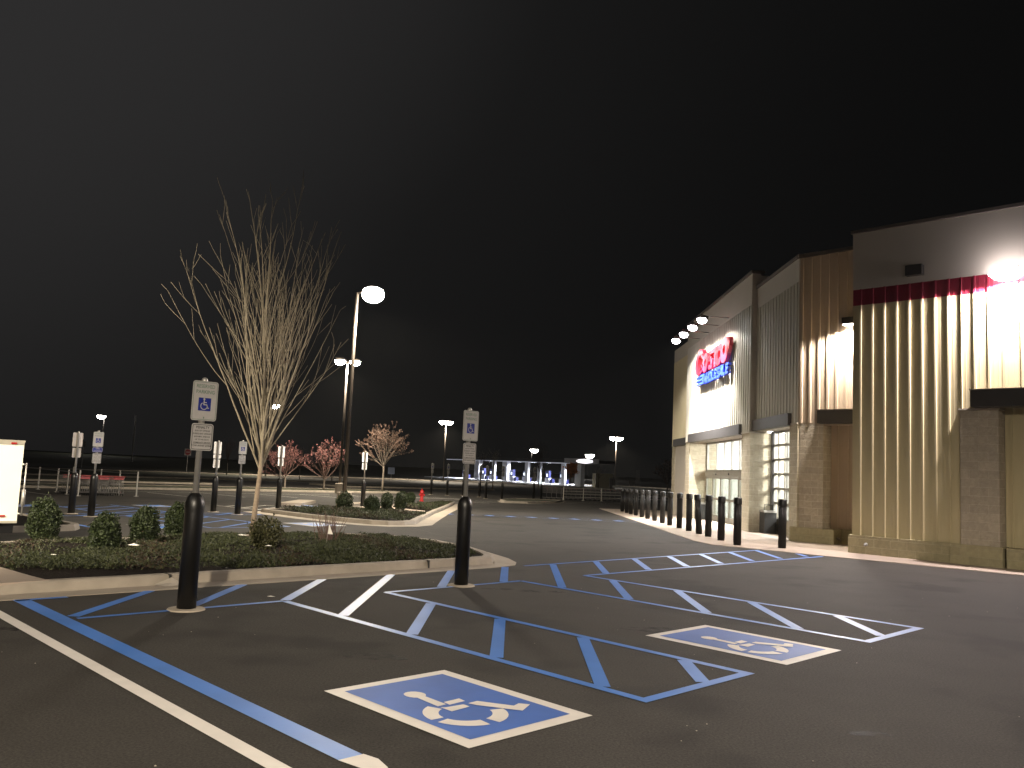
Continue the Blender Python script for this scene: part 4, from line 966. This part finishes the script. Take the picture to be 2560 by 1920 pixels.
# ground cover
def inside(p, poly):
    c = False; n = len(poly)
    for i in range(n):
        x0, y0 = poly[i-1]; x1, y1 = poly[i]
        if (y0 > p[1]) != (y1 > p[1]) and p[0] < (x1-x0)*(p[1]-y0)/(y1-y0)+x0: c = not c
    return c
def cover(name, label, poly, n, seed, mats, hh=.115, bare=.42, ls=.035, holes=()):
    rnd = random.Random(seed); m = MB(); xs = [p[0] for p in poly]; ys_ = [p[1] for p in poly]; cl = []
    while len(cl) < n:
        p = (rnd.uniform(min(xs), max(xs)), rnd.uniform(min(ys_), max(ys_)))
        if not inside(p, poly): continue
        if any((p[0]-hx)**2+(p[1]-hy)**2 < hr*hr*rnd.uniform(.6, 1.4) for hx, hy, hr in holes): cl.append(None); continue
        fld = sin(p[0]*1.9+seed)+sin(p[1]*2.3+1.3*p[0])+sin((p[0]+p[1])*3.7)*.6
        if fld < -1.0+bare: 
            if rnd.random() < .97: cl.append(None)
            if rnd.random() < .8: continue
        cl.append((p, fld))
    for c in cl:
        if c is None: continue
        (x_, y_), fld = c; m.m = 1 if (sin(x_*2.7+y_*1.1+2)+rnd.gauss(0,.5) > 1.05) else 0
        top = hh*(.55+.22*min(1.6, max(-1, fld)))+.05*sin(x_*7+2*sin(y_*3))*sin(y_*6)
        h = top*(rnd.random()**.45); b0 = Vector((x_, y_, gz(x_, y_)+.10+h*.8)); q = rnd.uniform(0, 2*pi); el = rnd.uniform(.1, 1.1)
        d = Vector((cos(q)*cos(el), sin(q)*cos(el), sin(el)))*ls*rnd.uniform(.8, 2.0); s_ = d.cross(Vector((rnd.gauss(0,1), rnd.gauss(0,1), rnd.gauss(0,1)))).normalized()*ls*.30
        m.add([b0-s_, b0+s_, b0+d], [(0,1,2)])
    o = m.build(name, mats); return tag(o, label, 'ground cover', None, 'stuff')
P = [p for p in near_in]
slab = [(-5.4, 10.2), (-6.1, 10.97), (-6.96, 11.76), (-7.9, 12.3), (-30, 12), (-30, 0), (-5, 0)]
cpoly = [d2w(a, b) for a, b in ((12.5, 4.6), (12.2, 5.6), (11.8, 6.7), (11.7, 9), (11.7, 10.7), (12.3, 11.35), (13.5, 11.95), (15.2, 12.5), (16.6, 12.4), (17.8, 11.7), (18.05, 10.4), (18.05, 7), (17.9, 5.2), (17.3, 4.3), (16.5, 3.5), (15, 2.6), (13.9, 2.6), (13.2, 3.3), (12.8, 4.0))]
cover('ground_cover', 'low spreading juniper covering the near planter', cpoly, 85000, 1, [M_JUN, M_JUNR], .125, .36, .036, [(x_, y_, .42) for x_, y_, *_ in SH]+[(-4.66, 16.3, .34), (-5.68, 18.78, .3), (-8.0, 15.6, .5), (-9.6, 16.2, .6)])
c2 = [d2w(a, b) for a, b in ((29.6, 16.9), (26, 16.4), (23.4, 16.4), (22.4, 16.9), (22.3, 17.4), (25.9, 21.2), (28.5, 21.3), (31.0, 21.1), (30.4, 18.6))]
cover('ground_cover', 'low juniper carpet on the near end of the drive island', c2, 22000, 5, [M_JUN, M_JUNR], .22, .1, .05)
c3 = [d2w(a, b) for a, b in ((31.3, 24.3), (28.6, 23.6), (33, 28.0), (38.2, 33.2), (38.6, 32.8), (36.2, 29.6), (33.6, 25.8))]
cover('ground_cover', 'low juniper strip around the red hydrant', c3, 9000, 6, [M_JUN, M_JUNR], .18, .2, .06)

# small marker flag
t = thing('marker_flag', 'small white marker flag on a wire in the near planter', 'flag', gp(-3.72, 17.25, .08)); m = MB(); m.tube([(0,0,0), (.03,0,.26), (.045,0,.48)], .0035, 4); m.build('wire', M_GALV, t)
m = MB(); m.add([(.03, -.004, .28), (.13, .02, .27), (.05, -.004, .47), (.03, .0, .28), (.13, .024, .27), (.05, .0, .47)], [(0,1,2), (5,4,3), (0,3,4,1), (1,4,5,2), (2,5,3,0)]); m.build('flag', M_LITTER, t)
# litter
LT = [(-3.02, 10.98, .05, 'crumpled white scrap on the asphalt beside the near kerb'), (-6.58, 15.0, .13, 'flat white wrapper below the third rounded shrub'), (-6.9, 13.0, .05, 'pale stone in the juniper at the left'),
      (-5.72, 18.15, .11, 'white scrap behind the juniper left of the trunk'), (-4.45, 15.8, .07, 'white scrap at the foot of the thinning shrub'), (7.1, 10.6, .035, 'white speck on the asphalt at the right')]
for x_, y_, s_, lb in LT:
    rnd = random.Random(int(x_*100)); m = MB(); n = 7
    A = [(s_*cos(k*2*pi/n)*rnd.uniform(.7,1.2), s_*.45*sin(k*2*pi/n)*rnd.uniform(.7,1.2), .006) for k in range(n)]; m.add(A+[(0, 0, s_*.28)], [(k, (k+1)%n, n) for k in range(n)]+[tuple(range(n-1,-1,-1))])
    bed = inside((x_, y_), near_in); o = m.build('litter', M_LITTER, loc=gp(x_, y_, .20 if bed else .0)); tag(o, lb, 'litter', 'scraps of litter')
rnd = random.Random(77); m = MB()
for k in range(120):
    x_, y_ = rnd.uniform(-6, 9), rnd.uniform(3.2, 14)
    if Q*(y_-x_) > 10.7: continue
    s_ = rnd.uniform(.003, .009); m.add([(x_-s_, y_, .001), (x_, y_-s_, .001), (x_+s_, y_, .001), (x_, y_+s_, .001), (x_, y_, s_*.8)], [(0,1,4), (1,2,4), (2,3,4), (3,0,4)])
tag(m.build('gravel', mat('grit', (.30, .27, .23), .9)), 'scattered pale grit on the asphalt', 'gravel', None, 'stuff')

# ================================================================== HYDRANT
t = thing('fire_hydrant', 'red fire hydrant on the drive island kerb', 'hydrant', gp(-5.50, 51.5, .08), .5)
m = MB(); m.lathe((0,0,0), [(.14, 0), (.14, .05), (.10, .06), (.095, .48), (.13, .50), (.13, .54), (.115, .60), (.07, .68), (.03, .71), (.025, .76), (.005, .765)], 16); m.build('barrel', M_HYD, t, True)
for q in (0, pi/2, pi):
    m = MB(); d = Vector((cos(q), sin(q), 0)); m.tube([d*.08+UZ*.40, d*.17+UZ*.40, d*.18+UZ*.40], [.055, .055, .03], 10); m.build('outlet_cap', M_HYD, t, True)

# ================================================================== TRAILER
L0 = Vector((-9.86, 17.05, 0)); ax = -E2; ay = E1
t = thing('cargo_trailer', 'white enclosed cargo trailer parked at the left edge', 'trailer', gp(-9.86, 17.05), 0)
gz0 = -gz(-9.86, 17.05); z0, z1 = .29+gz0, 1.86+gz0
m = MB(); m.obox((0, 0, z0), ax*2.1, ay*4.2, UZ*(z1-z0)); m.build('body', M_WHT, t)
m = MB(); m.obox(Vector((0,0,z1-.005))+E2*.012-ay*.012, ax*2.12, ay*.06, UZ*.03); m.build('roof_trim', mat('trailer_trim', (.50, .47, .38), .4, .4), t)
m = MB(); m.obox(Vector((0,0,z1-.06))-ay*.010, ax*2.1, ay*.009, UZ*.054); m.build('header_trim', mat('trailer_trim', (.50, .47, .38), .4, .4), t)
m = MB(); m.obox(Vector((0,0,z0-.045))-ay*.02, ax*2.12, ay*.12, UZ*.045); m.build('bumper', mat('trailer_trim', (.50, .47, .38), .4, .4), t)
for d_, z in ((.14, z1-.035), (.68, z1-.035), (.22, z0+.10)):
    m = MB(); m.obox(Vector((0,0,z-.018))+ax*d_-ay*.022, ax*.10, ay*.011, UZ*.034); m.build('marker_light', M_RLENS, t)
m = MB(); o = E2*.075; m.tube([o+UZ*(z0+.1), o+UZ*(z1-.42)], .016, 8)
for z in (z0+.14, z1-.45): m.tube([UZ*z, o+UZ*z], .018, 6)
m.box(.045, .10, -.0, .05, z0+.30, z0+.62); m.build('door_bar', M_GALV, t, True)
for k in (1.55, 2.25):
    m = MB(); c = ay*k-UZ*0+UZ*.30+ax*.02; m.tube([c, c+ax*.20], .30, 20); w = m.build('wheel', M_RUB, t)
m = MB(); m.obox(Vector((0,0,.16))+ay*.2, ax*2.0, ay*3.8, UZ*(z0-.16-.01)); m.build('chassis', M_RUB, t)

# ================================================================== CARTS AND CORRALS
def make_cart():
    t = thing('shopping_cart', 'x', 'shopping cart'); m = MB(); W_, L_ = .27, .80
    for z, k in ((.55, 0), (1.0, .06)):
        for sx in (-1, 1): m.tube([(sx*(W_-.05+k), -L_/2+.1-k, z), (sx*(W_-.02+k*.5), L_/2, z)], .010, 4)
    for i in range(9):
        y = -L_/2+.1+i*.085
        for sx in (-1, 1): m.tube([(sx*(W_-.04), y, .55), (sx*(W_+.015), y-.02, 1.0)], .006, 3)
        m.tube([(-W_+.04, y, .55), (W_-.04, y, .55)], .006, 3)
    for z in (.7, .85): 
        m.tube([(-W_+.03, -L_/2+.08, z), (W_-.03, -L_/2+.08, z)], .006, 3); m.tube([(-W_+.02, L_/2, z), (W_-.02, L_/2, z)], .006, 3)
    for k in range(5): m.tube([(-W_+.05+.11*k, L_/2, .55), (-W_+.05+.11*k, L_/2, 1.0)], .006, 3)
    m.build('basket', M_CART, t)
    m = MB()
    for sx in (-1, 1): m.tube([(sx*.24, -.34, .12), (sx*.25, .42, .16), (sx*.25, .44, .56)], .014, 5)
    m.tube([(-.24, .42, .16), (.24, .42, .16)], .012, 4); m.build('frame', M_CART, t)
    m = MB(); m.tube([(-.27, .50, 1.02), (.27, .50, 1.02)], .022, 8); m.build('handle', M_CARTR, t)
    m = MB(); m.box(-.24, .24, .405, .42, .86, .99); m.build('seat_flap', M_CARTR, t)
    for sx in (-1, 1):
        for y in (-.32, .40):
            m = MB(); m.tube([(sx*.25-.012, y, .065), (sx*.25+.012, y, .065)], .062, 10); m.build('wheel', M_RUB, t)
    return t
cart0 = make_cart(); first = [cart0]
def cart(x_, y_, rz, label, group):
    o = first.pop() if first else copy_tree(cart0); put(o, gp(x_, y_), rz, label, group); return o
def corral(label, pts, h, rails, group=None, base=True, mt=M_GALV):
    x0, y0 = pts[0]; t = thing('cart_corral', label, 'cart corral', gp(x0, y0)); 
    for (x_, y_) in pts:
        m = MB(); m.tube([(x_-x0, y_-y0, gz(x_,y_)-gz(x0,y0)), (x_-x0, y_-y0, gz(x_,y_)-gz(x0,y0)+h)], .045, 8); m.tube([(x_-x0, y_-y0, gz(x_,y_)-gz(x0,y0)), (x_-x0, y_-y0, gz(x_,y_)-gz(x0,y0)+.03)], .13, 8); m.build('post', mt, t)
    m = MB()
    for (p, q) in zip(pts[:-1], pts[1:]):
        for z in rails: m.tube([(p[0]-x0, p[1]-y0, z+gz(*p)-gz(x0,y0)), (q[0]-x0, q[1]-y0, z+gz(*q)-gz(x0,y0))], .022, 6)
    m.build('rail', mt, t); return t
# left corral: between stall coordinate rows; opening faces us
ca, cb0, cb1 = 46.0, 14.95, 18.0
corral('steel cart corral on the left, its near rail running away behind the signs', [d2w(46.0, 14.95), d2w(48.5, 15.2), d2w(51.5, 15.6), d2w(54.5, 15.5), d2w(57.9, 15.4)], 1.30, (.28, 1.2))
corral('far side rail of the left cart corral, ending in the tall bare post', [d2w(46.3, 17.95), d2w(49.5, 18.2), d2w(53, 18.4), d2w(57.9, 18.4)], 1.32, (1.2,))
ordn = ['nearest', 'second', 'third', 'fourth', 'fifth', 'sixth', 'seventh', 'eighth', 'ninth', 'tenth', 'eleventh', 'twelfth', 'thirteenth', 'fourteenth', 'fifteenth', 'sixteenth', 'seventeenth', 'eighteenth']
rowl = ['left', 'middle', 'right']
for r_, b in enumerate((15.55, 16.35, 17.15)):
    for k in range(9):
        a = 46.9+.34*k+.1*r_+ (0 if r_ else .5); x_, y_ = d2w(a, b)
        cart(x_, y_, RZN+pi, '%s red handled cart in the %s row of the left corral' % (ordn[k], rowl[r_]), 'nested carts in the left corral')
corral('long white railed cart corral beyond the drive, left of the bollards', [(4.23, 71.9), (5.96, 72.6), (7.53, 72.9), (9.5, 73.1), (11.5, 73.3), (13.5, 73.4), (16, 73.6)], 1.10, (.28, .52, .76, 1.03), mt=mat('rail_white', (.55, .52, .46), .5))
for k in range(18):
    x_ = 2.9+.42*k; cart(x_, 73.9, pi/2, '%s cart from the left in the row behind the white railed corral' % (ordn[k] if k else 'leftmost'), 'nested carts behind the white rails')

# waste bins by the doors
def bin_(label, x_, y_, sx):
    t = thing('waste_bin', label, 'bin', gp(x_, y_, .012), 0, 'black bins beside the doors')
    m = MB(); m.obox((-sx/2, -.30, 0), (sx, 0, 0), (0, .6, 0), (0, 0, .72)); m.build('body', M_CAN, t)
    m = MB(); m.box(-sx/2-.02, sx/2+.02, -.32, .32, .722, .79); m.build('lid', M_GALV, t)
    m = MB(); m.tube([(-.14, 0, .79), (-.14, 0, .98), (.16, 0, .98), (.16, 0, .79)], .018, 6); m.build('handle', M_CAN, t)
bin_('black bin with a lidded tray before the middle pier', 8.93, 29.95, .42); bin_('black bin by the far end of the sliding doors', 8.86, 40.3, .48)

# ================================================================== ROAD SIGNS
def small_sign(label, x_, y_, h, w, faces, yaw=0):
    t = thing('road_sign', label, 'road sign', gp(x_, y_), yaw); m = MB(); m.tube([(0,0,0), (0,0,h)], .035, 6); m.build('post', M_GALV, t)
    m = MB(); m.box(-w/2, w/2, -.06, -.05, h-w, h); m.build('plate', M_SIGNW if faces != 'blue' else mat('pale_blue_sign', (.22, .26, .36), .5), t)
    if faces == 'no':
        m = MB(); n = 16; m.sheet([(w*.44*cos(2*pi*k/n), -.064, h-w/2+w*.44*sin(2*pi*k/n)) for k in range(n)]); m.build('disc', mat('sign_red_disc', (.22, .03, .035), .5), t)
        m = MB(); m.box(-w*.32, w*.32, -.070, -.066, h-w/2-w*.06, h-w/2+w*.06); m.build('bar', M_SIGNW, t)
small_sign('red and white no entry sign behind the large left sign', -47.4, 123.2, 3.3, .95, 'no'); small_sign('red and white no entry sign right of the bare tree trunk', -27.1, 92.8, 2.95, .75, 'no')
small_sign('pale blue square sign right of the brown leaved tree', -18.3, 127.0, 1.95, 1.0, 'blue')
small_sign('dim square sign alone in the dark at far left', -60.0, 118.0, 3.6, .7, 'blank')

# ================================================================== FUEL STATION
fs = thing('fuel_station', 'long flat fuel station canopy on white lit columns', 'building', (0,0,0))
P0, P1 = Vector((-14.77, 185, 0)), Vector((14.95, 150, 0)); dv = (P1-P0).normalized(); nv = Vector((-dv.y, dv.x, 0))     # nv points away
LN = (P1-P0).length
m = MB(); m.obox(P0+UZ*3.50, P1-P0, nv*4, UZ*.62); m.build('canopy', mat('canopy_dark', (.05, .05, .055), .5), fs)
m = MB(); m.obox(P0+UZ*3.36-nv*.03, (P1-P0)*.83, nv*.3, UZ*.14); m.build('canopy_edge', mat('canopy_edge', (.6, .6, .62), .5, emit=(.8, .85, 1), es=.28), fs)
m = MB(); q = P0+dv*(LN*.81); m.obox(q+UZ*3.42-nv*.25, dv*(LN*.19), nv*.2, UZ*.92); hd = m.build('header', mat('canopy_header', (.42, .42, .45), .5), fs)
m = MB(); q2 = P0+dv*(LN*.925)-nv*.30+UZ*3.88; m.add([q2+dv*(2.1*cos(2*pi*k/20))+UZ*(.36*sin(2*pi*k/20)) for k in range(20)], [tuple(range(20))]); m.build('lit_oval', mat('lit_oval', (.9,.9,.9), emit=(1,.97,1), es=2.2), hd)
wc = mat('white_column', (.75, .76, .80), .5); pb = mat('pump_body', (.30, .32, .40), .5); pbl = mat('pump_blue', (.012, .016, .09), .5); scr = mat('pump_screen', (.9,.9,.9), emit=(.8,.88,1), es=3.0)
for k, (s_, w) in enumerate(((.122, .7), (.205, 1.5), (.325, .8), (.405, 1.5), (.55, .9), (.63, .8), (.775, .9), (.862, 1.6))):
    m = MB(); q = P0+dv*(LN*s_)-dv*w/2+nv*1.0; m.obox(q-UZ*.62, dv*w, nv*w*.6, UZ*4.05); m.build('column', wc, fs)
for k, s_ in enumerate((.085, .228, .285, .43, .515, .66, .745)):
    e = thing('fuel_pump', ['pump at the left end of the fuel canopy', 'second pump from left under the fuel canopy', 'third pump from left under the fuel canopy', 'middle pump under the fuel canopy', 'pump just right of the middle column', 'pump before the dark bay of the canopy', 'pump nearest the orange tree'][k], 'fuel pump', P0+dv*(LN*s_)+nv*2.2+Vector((0,0,-.45)), atan2(dv.y, dv.x), 'pumps under the canopy')
    m = MB(); m.box(-.55, .55, -.3, .3, 0, .95); m.build('cabinet', mat('pump_white', (.7,.72,.8), .5), e); m = MB(); m.box(-.45, .45, -.28, .28, .952, 2.3); m.build('dispenser', pbl, e)
    m = MB(); m.box(-.16, .16, -.30, -.285, 1.25, 1.75); m.build('screen', scr, e); m = MB(); m.box(.75, 1.5, -.3, .3, 0, .8); m.build('bin', pbl, e)
m = MB(); m.obox(P0-dv*6-nv*1.5+Vector((0,0,-.70)), dv*(LN*.90), nv*12, UZ*.22); struct(m.build('forecourt', mat('forecourt', (.55,.56,.6), .6)))
for k in range(9):
    q = P0+dv*(LN*(k+.6)/10.4)+nv*3.0+UZ*3.46
    m = MB(); c0_ = len(m.v); m.obox(q-dv*.5-nv*.5-UZ*.06, dv*1.0, nv*1.0, UZ*.05); cl_ = m.build('canopy_light', mat('canopy_led', (.9,.9,.9), emit=(.85,.90,1), es=14), fs)
    lamp('SPOT', 'canopy_beam', q-UZ*.1, 7000, LED, fs, .3, 160, .4)
m = MB(); m.obox(Vector((13.4, 140, -.62)), (2.8, 0, 0), (0, 6, 0), (0,0,2.45)); t = tag(m.build('kiosk', mat('kiosk_tan', (.58,.54,.40), .7)), 'pale boxy kiosk right of the fuel canopy', 'kiosk')
t = thing('utility_cabinet', 'grey upright cabinet beside the kiosk', 'cabinet', (15.95, 138, -.62)); m = MB(); m.box(-.48, .48, 0, .8, 0, 1.75); m.build('body', mat('cab_grey', (.30,.29,.27), .6), t); m = MB(); m.box(-.02, .02, -.02, -.003, .1, 1.6); m.build('door', M_INK, t)
t = thing('road_sign', 'pale rectangular board beyond the bollards, left of a cluster of poles', 'road sign', (17.5, 130, -.62)); m = MB(); m.box(0, .95, 0, .1, 1.05, 1.68); m.build('plate', M_SIGNW, t); m = MB(); [m.tube([(x_, .1, 0), (x_, .1, 1.05)], .04, 6) for x_ in (.1, .85)]; m.build('post', M_GALV, t)
t = thing('pole_cluster', 'cluster of thin upright poles beside the pale board', 'poles', (18.6, 130, -.62))
for k in range(5): m = MB(); m.tube([(k*.16, 0, 0), (k*.16, 0, 3.2 if k < 4 else 1.7)], .018, 4); m.build('pole', M_GALV, t)
# guard rail beyond the bollards
t = thing('guard_rail', 'pale guard rail along the far road, right of the kiosk', 'guard rail', (14.4, 120, -.62)); m = MB(); m.obox((-.5, .2, .55), (9, -20, 0), (0, .06, 0), (0, 0, .28)); m.build('rail', M_GALV, t)
for k in range(9): m = MB(); m.box(-.4+1.0*k, -.28+1.0*k, .2-2.22*k, .32-2.22*k, 0, .5); m.build('post', M_GALV, t)
t = thing('guard_rail', 'thin guard rail along the far road, left of the fuel station', 'guard rail', (-16, 128, -.62)); m = MB(); m.obox((0,0,.30), (30, -2.2, 0), (0,.06,0), (0,0,.10)); m.build('rail', M_GALV, t)
for k in range(6): m = MB(); m.box(.2+5.8*k, .32+5.8*k, -.42*k+.07, -.42*k+.17, 0, .32); m.build('post', M_GALV, t)

# haze box added to give the lamps a faint halo
m = MB(); m.box(-420, 420, -60, 430, -2.2, 60)
hm = bpy.data.materials.new('haze'); hm.use_nodes = True; n = hm.node_tree; n.nodes.clear()
o_ = n.nodes.new('ShaderNodeOutputMaterial'); pv = n.nodes.new('ShaderNodeVolumePrincipled'); pv.inputs['Density'].default_value = .00007; pv.inputs['Color'].default_value = (.92, .92, .90, 1); pv.inputs['Anisotropy'].default_value = .3
n.links.new(pv.outputs[0], o_.inputs['Volume'])
tag(m.build('haze', hm), 'thin haze added over the whole car park for lamp halos', 'haze', None, 'stuff')
